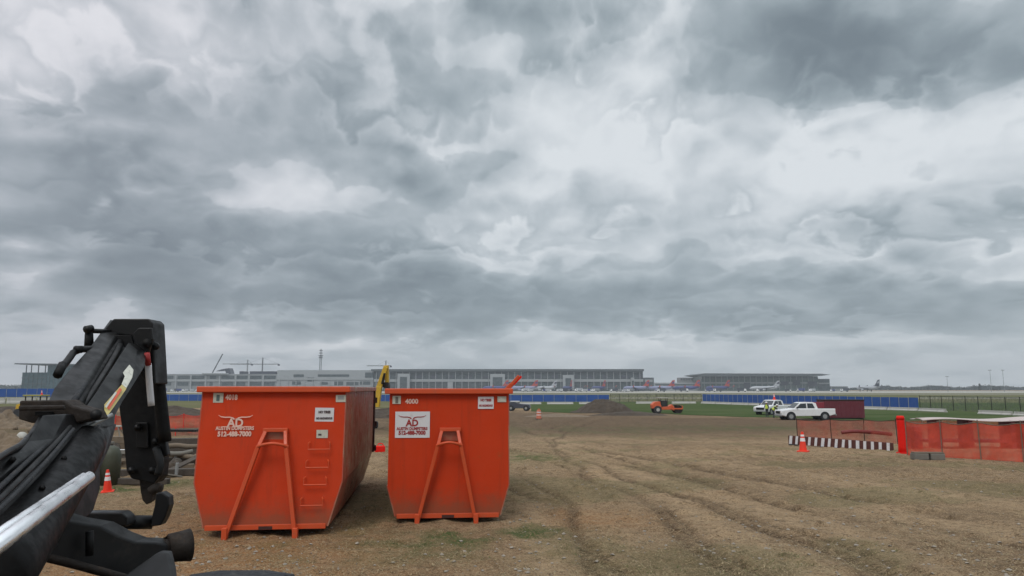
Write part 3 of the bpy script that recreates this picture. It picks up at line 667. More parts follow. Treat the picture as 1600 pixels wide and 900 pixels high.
# head knuckle
hd = pp([(158, 520), (177, 498), (232, 498), (238, 504), (241, 560), (243, 600), (228, 600), (213, 575), (210, 548), (204, 524)], 5.75, .42, M['black3'], 'knuckle_head', .02)
pp([(172, 524), (204, 523), (212, 549), (200, 546), (186, 538), (176, 530)], 5.70, .04, M['black2'], 'head_recess', .004, parent=hd)
pp([(206, 522), (216, 512), (236, 512), (238, 530), (222, 582), (214, 560)], 5.68, .07, M['black'], 'cheek_plate', .01, parent=hd)
tb([(230, 536, 5.63), (230, 536, 5.72)], .035, M['black2'], 'pin', 16, parent=hd, st=0)
tb([(241, 541, 5.75), (244, 541, 5.78)], .03, M['black3'], 'pin', 12, parent=hd, st=0)
# stick hanging down behind the head
st_ = pp([(200, 560), (212, 545), (240, 545), (246, 640), (250, 720), (248, 745), (240, 756), (205, 748), (197, 735), (193, 690), (186, 640), (185, 600)], 6.1, .34, M['black2'], 'stick', .02)
pp([(212, 660), (230, 660), (232, 700), (212, 700)], 6.07, .04, M['black'], 'access_plate', .006, parent=st_)
for x, y in ((215, 668), (243, 690), (205, 735), (238, 735)): tb([(x, y, 6.0), (x, y, 6.12)], .03, M['black'], 'pin', 10, parent=st_, st=0)
pp([(234, 528), (242, 532), (248, 600), (258, 690), (262, 712), (252, 715), (244, 690), (238, 620)], 6.02, .12, M['black'], 'stick_side_plate', .012)
tb([(244, 560, 5.95), (250, 620, 5.98), (258, 690, 6.02)], .05, M['black2'], 'tilt_cylinder', 14)
tb([(231.5, 568, 5.68), (233.5, 600, 5.7), (236.5, 634, 5.72)], .024, M['signw'], 'pale_rod', 10)
tb([(229.5, 552, 5.62), (231.5, 570, 5.66)], .022, M['redtext'], 'red_sleeve', 10, st=0)
tb([(244, 700, 6.0), (252, 725, 5.95), (247, 742, 5.95)], .03, M['black3'], 'hose_end', 10)
# grapple tine below the stick
tn = pp([(217, 748), (240, 752), (239, 768), (236, 783), (228, 789), (222, 782), (219, 768)], 6.15, .16, M['rustblack'], 'grapple_tine', .015)
tb([(236, 768, 6.1), (244, 762, 6.1), (252, 764, 6.1)], .04, M['rustblack'], 'tine_link', 12)
# mirror-like hose guards standing off the left of the boom
tb([(139, 545, 5.6), (139, 517, 5.6)], [.035, .028], M['black2'], 'lamp_bracket', 10, st=0)
tb([(134, 515, 5.55), (143, 513, 5.6)], .028, M['black3'], 'lamp_bracket', 10, st=0)
tb([(140, 517, 5.6), (172, 518, 5.75)], .018, M['black3'], 'guard_bar', 8, st=0)
tb([(152, 545, 5.5), (118, 546, 5.2), (104, 566, 5.1), (90, 582, 4.95)], .024, M['black3'], 'guard_bar', 8)
tb([(117, 546, 5.2), (128, 546, 5.2)], .026, M['black2'], 'guard_clamp', 8, st=0)
tb([(98, 570, 5.0), (90, 586, 4.9)], .030, M['black2'], 'guard_clamp', 8, st=0)
# polished rod across the lower left
rod = tb([(-120, 930, 2.35), (2, 848, 2.75), (141, 744, 3.25)], [.040, .022], M['chrome'], 'polished_rod', 20, st=0)
tb([(-120, 912, 2.42), (0, 832, 2.82), (131, 744, 3.30)], [.024, .016], M['chrome'], 'polished_rod', 16, st=0)
# lower arm with upturned end
pp([(108, 801), (190, 801), (198, 808), (200, 822), (168, 825), (112, 818)], 4.9, .22, M['black'], 'lower_arm', .02)
tb([(190, 816, 5.0), (238, 816, 5.1)], .045, M['black3'], 'lower_arm_bar', 12, st=0)
pp([(236, 810), (241, 790), (243, 771), (252, 769), (263, 776), (264, 790), (258, 808), (251, 821), (236, 823)], 5.02, .16, M['black3'], 'upturned_hook', .025)
# big tapered beam with flared round end
pp([(-60, 770), (112, 815), (155, 822), (185, 838), (210, 847), (242, 848), (262, 852), (262, 868), (245, 885), (205, 900), (190, 915), (100, 880), (45, 862), (-60, 858)], [3.4, 3.9, 4.1, 4.2, 4.3, 4.4, 4.4, 4.4, 4.3, 4.2, 4.1, 3.9, 3.8, 3.5], .30, M['black3'], 'lower_beam', .03)
tb([(60, 868, 3.8), (110, 880, 3.9), (150, 891, 4.0), (200, 905, 4.1)], .022, M['rustblack'], 'beam_flange', 8)
tb([(140, 830, 3.95), (140, 868, 3.95)], .02, M['black2'], 'beam_rib', 8, st=0)
q = MB(); a_ = A(225, 862, 4.40); b_ = A(292, 852, 4.55); c_ = A(300, 855, 4.57)
d1 = (b_-a_).normalized(); q.tube([a_, a_+d1*.15, b_-d1*.13, b_-d1*.10, b_-d1*.02, b_+d1*.015], [.055, .060, .062, .080, .088, .095], 20)
q.build('cylinder_end', M['rustblack'], kb, world=True, smooth=True, bevel=0)
# wedge plate under the round end
pp([(180, 925), (196, 898), (246, 863), (262, 864), (268, 890), (272, 925)], [3.9, 4.0, 4.1, 4.15, 4.1, 3.9], .12, M['black3'], 'wedge_plate', .012)
# tyre just inside the bottom edge, chassis and pedestal outside the frame
wh = MB(); wc = A(362, 893, 4.0); rr = .72
wc = Vector((wc.x, 4.0+.02, wc.z-rr-.025))
rings = []
prof_ = [(-.28, .50), (-.29, .64), (-.25, .70), (-.1, .72), (.1, .72), (.25, .70), (.29, .64), (.28, .50)]
N_ = 56
for k in range(N_):
    an = 2*math.pi*k/N_; e = .012 if k % 2 else 0
    rings.append([Vector((wc.x+x, wc.y+math.cos(an)*(r_+(e if r_ > .65 else 0)), wc.z+math.sin(an)*(r_+(e if r_ > .65 else 0)))) for x, r_ in prof_])
wh.loft(rings+[rings[0]], cap=False, closed=True); tyre = wh.build('tyre', M['rubber'], kb, world=True)
q = MB(); q.cyl(wc-Vector((.2, 0, 0)), wc+Vector((.2, 0, 0)), .5, n=32); q.build('rim', M['black3'], tyre, world=True)
q = MB(); q.bx(-3.2, -1.95, 2.9, 5.2, .75, 1.15); q.build('chassis', M['black2'], kb, world=True, bevel=.03)
q = MB(); q.bx(-3.1, -2.3, 2.2, 3.0, 0.0, 1.6); q.build('pedestal', M['black'], kb, world=True, bevel=.03)
q = MB(); q.cyl((-3.35, 4.6, .62), (-2.9, 4.6, .62), .62, n=28); q.build('tyre', M['rubber'], kb, world=True, bevel=.03)

# ================================================================== small site objects
def make_cone(h=.72, n='traffic_cone'):
    root = thing(n, '', 'traffic cone', group='orange traffic cones')
    q = MB(); q.bx(-.19*h/.72, .19*h/.72, -.19*h/.72, .19*h/.72, 0, .035); q.build('base', M['cone'], root, bevel=.01)
    q = MB(); r0 = .14*h/.72; q.cyl((0, 0, .03), (0, 0, h), r0, .03, n=24); q.build('cone_body', M['cone'], root, smooth=False)
    for a, b_ in ((.50, .68), (.76, .86)):
        q = MB(); f = lambda t: r0+(.03-r0)*t+.003
        q.cyl((0, 0, .03+(h-.03)*a), (0, 0, .03+(h-.03)*b_), f(a), f(b_), n=24, caps=False); q.build('reflective_band', M['reflw'], root)
    return root
cone = make_cone(.52); g = G(168, 769); cone.location = g; cone.rotation_euler = (R(3), R(-3), .4)
cone['label'] = 'small orange traffic cone on the grass tuft beside the dark steel box'
c2 = copy_tree(cone, label='tall orange traffic cone with a white band at the left end of the striped barricade'); g = G(1255, 706); c2.location = g; c2.scale = (1.62, 1.62, 1.62); c2.rotation_euler = (0, 0, 1)
# orange drum far behind the right dumpster
g = G(842, 655); dr = thing('traffic_drum', 'faded orange and white traffic drum standing alone at the edge of the dirt', 'traffic drum', g)
q = MB(); q.tube([(0, 0, .05), (0, 0, .95), (0, 0, 1.0)], [.29, .22, .18], 18); q.build('drum_body', mat('faded_orange_plastic', (.55, .16, .09), .6, var=.2), dr)
q = MB(); q.cyl((0, 0, 0), (0, 0, .07), .36, n=18); q.build('base', M['rubber'], dr)
for z, r_ in ((.45, .262), (.75, .242)): q = MB(); q.cyl((0, 0, z-.05), (0, 0, z+.05), r_, n=18, caps=False); q.build('reflective_band', M['reflw'], dr)
q = MB(); q.tube([(-.08, 0, 1.0), (-.06, 0, 1.1), (.06, 0, 1.1), (.08, 0, 1.0)], .02, 8); q.build('handle', M['cone'], dr)
# red fuel can between the dumpsters
g = G(594, 707); fc = thing('fuel_can', 'red plastic fuel can lying on the dirt between the two orange dumpsters', 'fuel can', g, R(20))
q = MB(); q.bx(-.24, .20, -.12, .12, .0, .28); q.build('can_body', M['redp'], fc, bevel=.05, seg=3)
q = MB(); q.tube([(-.12, 0, .27), (-.10, 0, .36), (.08, 0, .38), (.14, 0, .27)], .022, 8, 1); q.build('handle', M['redp'], fc)
q = MB(); q.tube([(-.23, 0, .22), (-.33, 0, .28), (-.40, 0, .24)], [.035, .02], 8); q.build('spout', M['black2'], fc)

# striped low barricade: dark boards, slanted white stripes, feet
ga = G(1233, 696); gb = G(1396, 705)
dv = gb-ga; Lb = dv.length; ang = math.atan2(dv.y, dv.x)
bar = thing('striped_barricade', 'long low barricade with slanted white stripes on a dark board, behind the tall cone', 'barricade', ga, ang)
for z0, z1 in ((.08, .50),):
    q = MB(); q.bx(0, Lb, -.04, .04, z0, z1); q.build('board', M['barboard'], bar, bevel=.01)
ns = 15
for k in range(ns):
    x = .04+k*(Lb-.1)/(ns-.4); sw = .15 if k % 5 else .18; sl_ = .07 if k < 9 else .02
    q = MB(); q.prism([(x, -.046, .09), (x+sw, -.046, .09), (x+sw+sl_, -.046, .49), (x+sl_, -.046, .49)], (0, .005, 0)); q.build('stripe', M['stripew'], bar)
for k in range(4):
    q = MB(); x = .3+k*(Lb-.6)/3; q.bx(x-.1, x+.1, -.25, .25, 0, .09); q.build('foot', M['rubber'], bar, bevel=.01)
# dark red pile / hose reel behind the barricade
g = G(1370, 694); q = MB(); q.tube([(-1.2, .1, .52), (-.6, 0, .60), (.2, 0, .55), (.9, 0, .50), (1.5, .1, .42)], .10, 8, 1)
o = q.build('hose_pipe', mat('dark_red_hose', (.16, .015, .012), .6), None); o.location = g+Vector((0, 1.3, .0)); tag(o, 'dark red rigid pipe lying behind the right part of the striped barricade', 'pipe')

def net_fence(name, label, pts, h, m, post_m, npost, group, postr=.025, sag=.08, thick=.01, tops=True):
    root = thing(name, label, 'safety fence', pts[0], 0, group)
    P_ = [Vector(p) for p in pts]; seg = [(P_[i+1]-P_[i]).length for i in range(len(P_)-1)]; T = sum(seg)
    def at(t):
        d = t*T
        for i, s_ in enumerate(seg):
            if d <= s_ or i == len(seg)-1: return P_[i].lerp(P_[i+1], d/s_)
            d -= s_
    def f(a, b_):
        p = at(a); k = (a*(npost-1)) % 1; s_ = math.sin(math.pi*k)*sag
        return (p.x+.03*math.sin(a*23+b_*3), p.y+.05*math.sin(a*31+b_*4), p.z+.02+(h-s_*.9-.02)*b_)
    q = MB(); q.grid(f, npost*6, 4); q.build('netting', m, root, world=True)
    for k in range(npost):
        p = at(k/(npost-1)); q = MB(); q.cyl(p+Vector((0, -.05, -.1)), p+Vector((random.uniform(-.04, .04), -.05, h+.08)), postr, n=8); q.build('post', post_m, root, world=True)
    q = MB(); q.tube([Vector(f(i/(npost*6), 1)) for i in range(npost*6+1)], .012*h, 5); q.build('top_cord', post_m, root, world=True)
    return root
FG = 'orange safety fences around the open trench'
net_fence('safety_fence', 'thin see-through orange safety fence behind the striped barricade', [G(1246, 691), G(1330, 691), G(1402, 694)], 1.25, M['netfar'], M['rustblack'], 4, FG, postr=.02)
net_fence('safety_fence', 'bright orange safety fence running out of the right edge from the red rolled netting', [G(1417, 712), G(1500, 717), G(1600, 723), G(1760, 731)], 1.36, M['net'], M['wood'], 6, FG, sag=.12, postr=.018)
net_fence('safety_fence', 'back row of orange safety fence between the red roll and the pale tarpaulin stack', [G(1404, 691), G(1480, 690), G(1560, 692), G(1720, 696)], 1.2, M['netfar'], M['wood'], 7, FG, sag=.05, postr=.018)
# rolled netting standing upright
g = G(1410.5, 709); nr = thing('rolled_netting', 'upright roll of bright red-orange netting standing where the two fences meet', 'netting roll', g)
q = MB(); q.tube([(0, 0, 0), (0, 0, .3), (.01, 0, .8), (0, .01, 1.3), (0, 0, 1.47)], [.165, .15, .155, .15, .155], 18); q.build('roll', M['redp'], nr, smooth=True)
q = MB(); q.tube([(0, 0, 1.40), (0, 0, 1.54)], [.175, .13], 14); q.build('cap', M['redp'], nr, smooth=True)
q = MB(); q.cyl((0, 0, .0), (0, 0, .06), .24, n=18); q.build('base', M['redp'], nr)
# things behind the near fence: stacked pallet items under pale tarpaulin
g = G(1545, 700); tp = thing('covered_stack', 'long low stack under a pale tarpaulin behind the right orange fence', 'covered stack', g, R(-4))
q = MB(); q.grid(lambda a, b_: (-3.2+a*6.0, -.6+b_*1.3, 1.40+.05*math.sin(a*9)+.03*math.sin(b_*7+a*5)-.18*abs(b_-.5)), 24, 6); q.build('tarpaulin', M['tarpw'], tp, solid=.03, smooth=True)
for x in (-2.4, -1.0, .9, 1.4, 2.4): q = MB(); q.bx(x-.1, x+.1, -.5, .5, 0, 1.30); q.build('support', M['maroon'], tp)
q = MB(); q.bx(-3.0, 2.6, -.45, .45, .28, .40); q.build('shelf', M['maroon'], tp)
for i, (px, w_) in enumerate(((1434, .3), (1452, .35))):
    g = G(px, 704); o = MB().bx(-w_/2, w_/2, -.2, .2, 0, 1.0).build('fence_panel_board', M['maroonb'], None, bevel=.02); o.location = g+Vector((0, 1.0, 0))
    tag(o, ('dark red board standing behind the fence, nearest the red roll', 'dark red board standing behind the fence, second from the red roll')[i], 'board', 'dark red boards behind the fence')
g = G(1449, 718); pl = thing('timber_crib', 'grey timber blocks lying at the foot of the orange fence', 'timber blocks', g, R(-4))
for x in (-.52, .05): q = MB(); q.bx(x, x+.5, -.2, .2, 0, .22); q.build('block', M['concdark'], pl, bevel=.02)
q = MB(); q.bx(-.5, .55, -.15, .15, .222, .27); q.build('plank', M['wood'], pl, bevel=.01)

# ================================================================== left side debris yard
TM = 'dark timbers stacked behind the black arm'
def timber(px, py, L_, w_, h_, rz, m, label, dz=0, name='timber', cat='timber', group=TM, bevel=.02):
    o = MB().bx(-L_/2, L_/2, -w_/2, w_/2, 0, h_).build(name, m, None, bevel=bevel)
    g = G(px, py); o.location = (g.x, g.y, g.z+dz); o.rotation_euler = (0, random.uniform(-.02, .02), rz); return tag(o, label, cat, group)
timber(158, 702, 5.0, .32, .32, .05, M['wood'], 'pale brown timber on the ground, rearmost beside the sawhorse')
timber(150, 704, 4.6, .30, .30, -.03, M['wood'], 'pale brown timber lying on top of the rearmost one', .32)
timber(175, 716, 4.2, .30, .30, .02, M['wooddark'], 'dark timber in front of the pale brown pair')
timber(196, 731, 2.6, .28, .30, .04, M['wood'], 'short grey-brown timber just above the lowest dark ones')
timber(205, 746, 2.0, .22, .22, -.04, M['wooddark'], 'dark timber low on the right of the orange cone')
timber(208, 757, 1.8, .20, .16, .03, M['wooddark'], 'thin dark timber nearest the orange cone on its right')
timber(288, 712, 2.2, .5, .36, .08, M['wooddark'], 'thick dark timber beside the left edge of the orange dumpster')
timber(284, 712, 2.4, .45, .32, -.06, M['wooddark'], 'thick dark timber lying on top beside the left edge of the dumpster', .36)
timber(292, 726, 2.6, .34, .26, .03, M['wooddark'], 'long dark timber in front of the thick pair by the dumpster')
timber(296, 743, 2.0, .24, .20, .1, M['wooddark'], 'dark timber on the ground nearest the dumpster')
timber(282, 690, 1.8, .5, .14, .1, M['black3'], 'flat dark slab on top of the heap left of the dumpster', .55, 'steel_slab', 'slab')
timber(262, 735, 1.5, .16, .16, .5, M['wood'], 'brown timber sticking out at an angle behind the black hook')
g = G(258, 728)
for i, (dx, dz, rz) in enumerate(((-.1, .15, .5), (.35, .05, -.3), (.1, .35, .2))):
    o = MB().tube([(-.9, 0, 0), (-.2, .1, .18), (.5, 0, .1), (.9, -.1, .2)], [.10, .13, .11, .07], 9, 1).build('drift_log', M['wood'] if i else M['concdark'], None, smooth=True)
    o.location = (g.x+dx, g.y+.3*i, g.z+dz+.1); o.rotation_euler = (0, 0, rz)
    tag(o, ('grey crooked log lowest in the tangle right of the black arm', 'brown crooked log in the tangle nearest the dumpster', 'brown crooked log on top of the tangle right of the black arm')[i], 'log', 'crooked logs right of the black arm')
for i, (px, py, h_) in enumerate(((268.5, 710, .55), (273, 727, .42), (275, 745, .38))):
    g = G(px, py); o = MB().cyl((0, 0, 0), (.02, 0, h_), .045, n=10).build('steel_stake', M['galv'], None); o.location = g
    tag(o, ('upper pale steel stake', 'middle pale steel stake', 'lowest pale steel stake')[i]+' standing in the tangle left of the dumpster', 'stake', 'pale steel stakes in the debris')
rb_ = random.Random(21)
mats_ = [M['wooddark'], M['wood'], M['rustblack'], M['concdark'], M['wooddark'], M['soil']]
for k in range(16):
    px = rb_.choice([rb_.uniform(150, 200), rb_.uniform(245, 305), rb_.uniform(20, 70)]); py = rb_.uniform(696, 748) if px > 100 else rb_.uniform(690, 725)
    L_ = rb_.uniform(.5, 1.7); o = MB().bx(-L_/2, L_/2, -rb_.uniform(.04, .12), rb_.uniform(.04, .12), 0, rb_.uniform(.03, .14)).build('loose_board', mats_[k % 6], None, bevel=.008)
    g_ = G(px, py); o.location = (g_.x, g_.y, g_.z+rb_.uniform(.05, .42)); o.rotation_euler = (rb_.uniform(-.3, .3), rb_.uniform(-.35, .35), rb_.uniform(-1.2, 1.2))
    where_ = 'among the stones at the far left heap' if px < 100 else 'in the timber stack behind the black arm' if px < 230 else 'in the debris left of the larger dumpster'
    tag(o, 'weathered loose board lying askew '+where_, 'board', 'loose boards '+where_)
for k in range(9):
    px = rb_.choice([rb_.uniform(245, 310), rb_.uniform(150, 195)]); py = rb_.uniform(690, 750); r_ = rb_.uniform(.10, .22); g_ = G(px, py)
    q = MB(); bmesh.ops.create_icosphere(q.bm, subdivisions=3, radius=r_)
    for v_ in q.bm.verts: v_.co *= .7+.6*float(fbm(np.array([v_.co.x*9+k*5+20]), np.array([v_.co.y*9+v_.co.z*7+20]), 3, k)[0])
    o = q.build('dirt_clod', mats_[k % 6], None); o.location = g_+Vector((0, 0, r_*.6)); wh_ = 'behind the black arm' if px < 230 else 'beside the larger dumpster'
    tag(o, 'rough dark lump lying in the debris '+wh_, 'rubble', 'lumps in the debris '+wh_)
# dark steel box with tank beside the cone
g = G(147, 757); eb = thing('equipment_box', 'dark steel equipment box with a domed tank behind the small cone', 'equipment box', g, R(-8))
q = MB(); q.bx(-.62, .18, -.4, .4, 0, .98); q.build('box_body', M['black2'], eb, bevel=.02)
q = MB(); q.bx(-.64, .20, -.42, .42, .981, 1.05); q.build('lid', M['concdark'], eb, bevel=.015)
q = MB(); q.tube([(.42, 0, 0), (.42, 0, .75), (.42, 0, .92), (.42, 0, .98)], [.24, .24, .18, .06], 18); q.build('tank', mat('dark_green_tank', (.05, .055, .035), .6), eb, smooth=True)
q = MB(); q.cyl((-.3, -.41, .12), (-.3, -.44, .12), .07); q.build('red_cap', M['redp'], eb)
g = G(185, 716); o = MB().bx(-.2, .2, -.15, .15, 0, .20).build('white_crate', M['signw'], None, bevel=.02); o.location = g+Vector((0, 0, .12)); tag(o, 'small white box resting on the timbers beside the black arm', 'box')
# sawhorse barricade
g = G(174, 683); sw = thing('sawhorse', 'weathered sawhorse with a pale top plank standing behind the timbers', 'sawhorse', g)
q = MB(); q.bx(-.62, .62, -.06, .06, .66, .76); q.build('top_plank', M['concrete'], sw, bevel=.01)
for x in (-.42, .42):
    for y in (-1, 1): q = MB(); q.beam((x-.0, y*.05, .66), (x+(-.3 if x < 0 else .3), y*.32, 0), .06, .04); q.build('leg', M['concdark'], sw)
net_fence('safety_fence', 'orange safety fence standing behind the sawhorse and the debris on the left', [G(60, 676), G(160, 673), G(240, 670), G(322, 668)], 1.15, M['net'], M['redp'], 8, 'orange safety fences around the open trench', sag=.2)
net_fence('safety_fence', 'low collapsed orange safety fence lying nearest the left debris, in front of the taller one', [G(232, 688), G(262, 682), G(322, 680)], .55, M['netfar'], M['redp'], 5, 'orange safety fences around the open trench', sag=.35)

def mound(name, label, px, py, rx, ry, h, m, rz=0, seed=0, n=36, rough=.35, dz=0, cat='dirt pile', group='dirt piles', pk=.9):
    g = G(px, py)
    X_ = np.linspace(-1.15, 1.15, n+1)
    def f(a, b_):
        x = -1.2+2.4*a; y = -1.2+2.4*b_; r_ = math.hypot(x, y)
        nn = float(fbm(np.array([x*2.2+seed*3.1+50]), np.array([y*2.2+seed*1.7+50]), 5, seed)[0])-.5
        n2_ = float(fbm(np.array([x*7+seed+90]), np.array([y*7+90.]), 3, seed+5)[0])-.5
        k = max(0, 1-(r_*(1+nn*.5))**1.25)**pk
        return (x*rx, y*ry, -.12+(h+.12)*k*(1+nn*rough*2)+n2_*rough*.6*h*min(1, k*3))
    q = MB(); q.grid(f, n, n); o = q.build(name, m, None, smooth=False); o.location = (g.x, g.y, g.z+dz); o.rotation_euler = (0, 0, rz)
    return tag(o, label, cat, group)
mound('dirt_pile', 'dark brown dirt pile in front of the blue screen, left of the orange roller', 944, 645, 4.6, 3.0, 2.0, M['soil'], seed=1, pk=.9)
mound('dirt_pile', 'low dark spoil ridge trailing right from the pile toward the orange roller', 985, 649, 5.5, 2.0, .55, M['soil'], seed=2)
mound('dirt_pile', 'broken tan dirt heap at the far left edge below the yellow machine', 4, 668, 2.4, 2.0, 1.35, M['soiltan'], seed=3, rough=.7)
mound('dirt_pile', 'lower tan rubble heap at the far left edge in front of the broken one', 10, 708, 1.6, 1.2, .8, M['soiltan'], seed=4, rough=.8)
mound('dirt_pile', 'dark brown spoil bank stretching behind the yellow machine at the far left', 20, 650, 8, 3, 1.1, M['soil'], seed=5, rough=.5)
mound('dirt_pile', 'brown spoil bank behind the orange fence left of the dumpsters', 275, 652, 6.5, 3, 1.15, M['soil'], seed=6, rough=.5)
mound('dirt_pile', 'brown spoil bank seen in the gap between the two dumpsters', 602, 652, 6, 3, 1.0, M['soil'], seed=7, rough=.5)
mound('dirt_pile', 'low grassy spoil strip behind the orange drum', 872, 651, 5, 2.2, .35, M['soiltan'], seed=8)
for i, (px, py, r_) in enumerate(((33, 688, .28), (24, 672, .2), (48, 676, .25), (14, 694, .22))):
    g = G(px, py); q = MB(); bmesh.ops.create_icosphere(q.bm, subdivisions=3, radius=r_)
    for v_ in q.bm.verts: v_.co *= .8+.45*float(fbm(np.array([v_.co.x*5+i*9+20]), np.array([v_.co.y*5+v_.co.z*4+20]), 3, i)[0])
    o = q.build('boulder', M['soiltan'] if i != 0 else M['concrete'], None, smooth=True); o.location = g+Vector((0, 0, r_*.7))
    tag(o, ('pale rounded boulder beside the black joint bracket', 'brown boulder half way up the left heap', 'brown boulder right of the left heap', 'brown boulder low at the left heap')[i], 'boulder', 'boulders on the left heap')
# ================================================================== vehicles on the site
def make_pickup(name, label, loc, rz, extras=True):
    root = thing(name, label, 'pickup truck', loc, rz, 'white pickup trucks by the dark red container')
    # local: x forward is -x (front at x=0, rear at x=5.8), width 2.0, wheels on z=0
    side = [(0.05,.50),(0.0,.78),(.10,1.02),(.95,1.14),(1.30,1.18),(5.78,1.20),(5.80,.60),(5.2,.45),(5.0,.45),(.4,.40)]
    q = MB(); rings = []
    for y, ins in ((-.98, .06), (-.94, 0), (.94, 0), (.98, .06)):
        rings.append([(x+(ins if x < 1 else -ins if x > 5 else 0), y, z-(ins if z > 1 else -ins*.5)) for x, z in side])
    q.loft(rings); q.build('body', M['white'], root, bevel=.02)
    # cab
    cabp = [(1.35, 1.17), (2.05, 1.78), (2.35, 1.86), (3.45, 1.86), (3.80, 1.76), (3.95, 1.17)]
    q = MB(); q.loft([[(x, y*(1-.16*max(0, (z-1.17)/.7)), z) for x, z in cabp] for y in (-.90, .90)]); cab = q.build('cab', M['white'], root, bevel=.03)
    for y in (-1, 1):
        f = lambda x, z: (x, y*(.905*(1-.16*max(0, (z-1.17)/.7))+.004), z)
        for w_ in ([(1.62, 1.24), (2.12, 1.70), (2.72, 1.74), (2.72, 1.24)], [(2.84, 1.24), (2.84, 1.74), (3.42, 1.74), (3.62, 1.24)]):
            s_ = MB(); s_.prism([f(*p) for p in w_], (0, y*.01, 0)); s_.build('side_window', M['glass'], cab)
    q = MB(); q.prism([(1.44, -.80, 1.24), (2.04, -.72, 1.76), (2.04, .72, 1.76), (1.44, .80, 1.24)], (-.015, 0, .012)); q.build('windscreen', M['glass'], cab)
    q = MB(); q.prism([(3.93, -.74, 1.26), (3.83, -.68, 1.72), (3.83, .68, 1.72), (3.93, .74, 1.26)], (.02, 0, 0)); q.build('rear_window', M['glass'], cab)
    q = MB(); q.bx(4.08, 5.66, -.84, .84, 1.202, 1.215); q.build('cargo_bed', M['rustblack'], root)
    for x in (1.02, 4.62):
        for y in (-1, 1):
            a = MB(); a.cyl((x, y*.70, .39), (x, y*.985, .39), .50, n=28); a.build('wheel_arch', M['black2'], root)
            t_ = MB(); t_.cyl((x, y*.72, .39), (x, y*1.0, .39), .39, n=28); tt = t_.build('wheel', M['rubber'], root, bevel=.03)
            r_ = MB(); r_.cyl((x, y*.99, .39), (x, y*1.012, .39), .23, n=20); r_.build('rim', M['galv'], tt)
    q = MB(); q.bx(-.04, .06, -.93, .93, .40, .58); q.build('bumper', M['galv'], root, bevel=.03)
    q = MB(); q.bx(5.78, 5.90, -.93, .93, .48, .62); q.build('bumper', M['galv'], root, bevel=.02)
    q = MB(); q.bx(-.012, .02, -.55, .55, .66, .94); q.build('grille', M['black2'], root)
    for y in (-.75, .75): q = MB(); q.bx(-.005, .10, y-.14, y+.14, .74, .96); q.build('headlight', M['reflw'], root, bevel=.02)
    for y in (-.90, .90): q = MB(); q.bx(5.77, 5.81, y-.06, y+.06, .8, 1.1); q.build('tail_light', M['redtext'], root)
    for y in (-1.06, 1.06): q = MB(); q.bx(1.62, 1.74, y-.1, y+.1, 1.22, 1.40); q.build('mirror', M['black2'], root, bevel=.02)
    return root
g = G(1216, 656); gB = G(1297, 657)
make_pickup('pickup_truck', 'nearer white pickup truck seen side-on, parked in front of the dark red container', (g.x, g.y, g.z), R(2))
g2 = G(1180, 650)
make_pickup('pickup_truck', 'farther white pickup truck half hidden behind the nearer one, an orange cone on its roof', (g2.x+1.6, g2.y+3, g2.z), R(38))
c3 = copy_tree(cone, label='little orange cone standing on the roof of the farther white pickup'); pz = Vector((g2.x+1.6+2.9*math.cos(R(38))+.2, g2.y+3+2.9*math.sin(R(38)), g2.z+1.87)); c3.location = pz; c3.scale = (1.5, 1.5, 1.5)

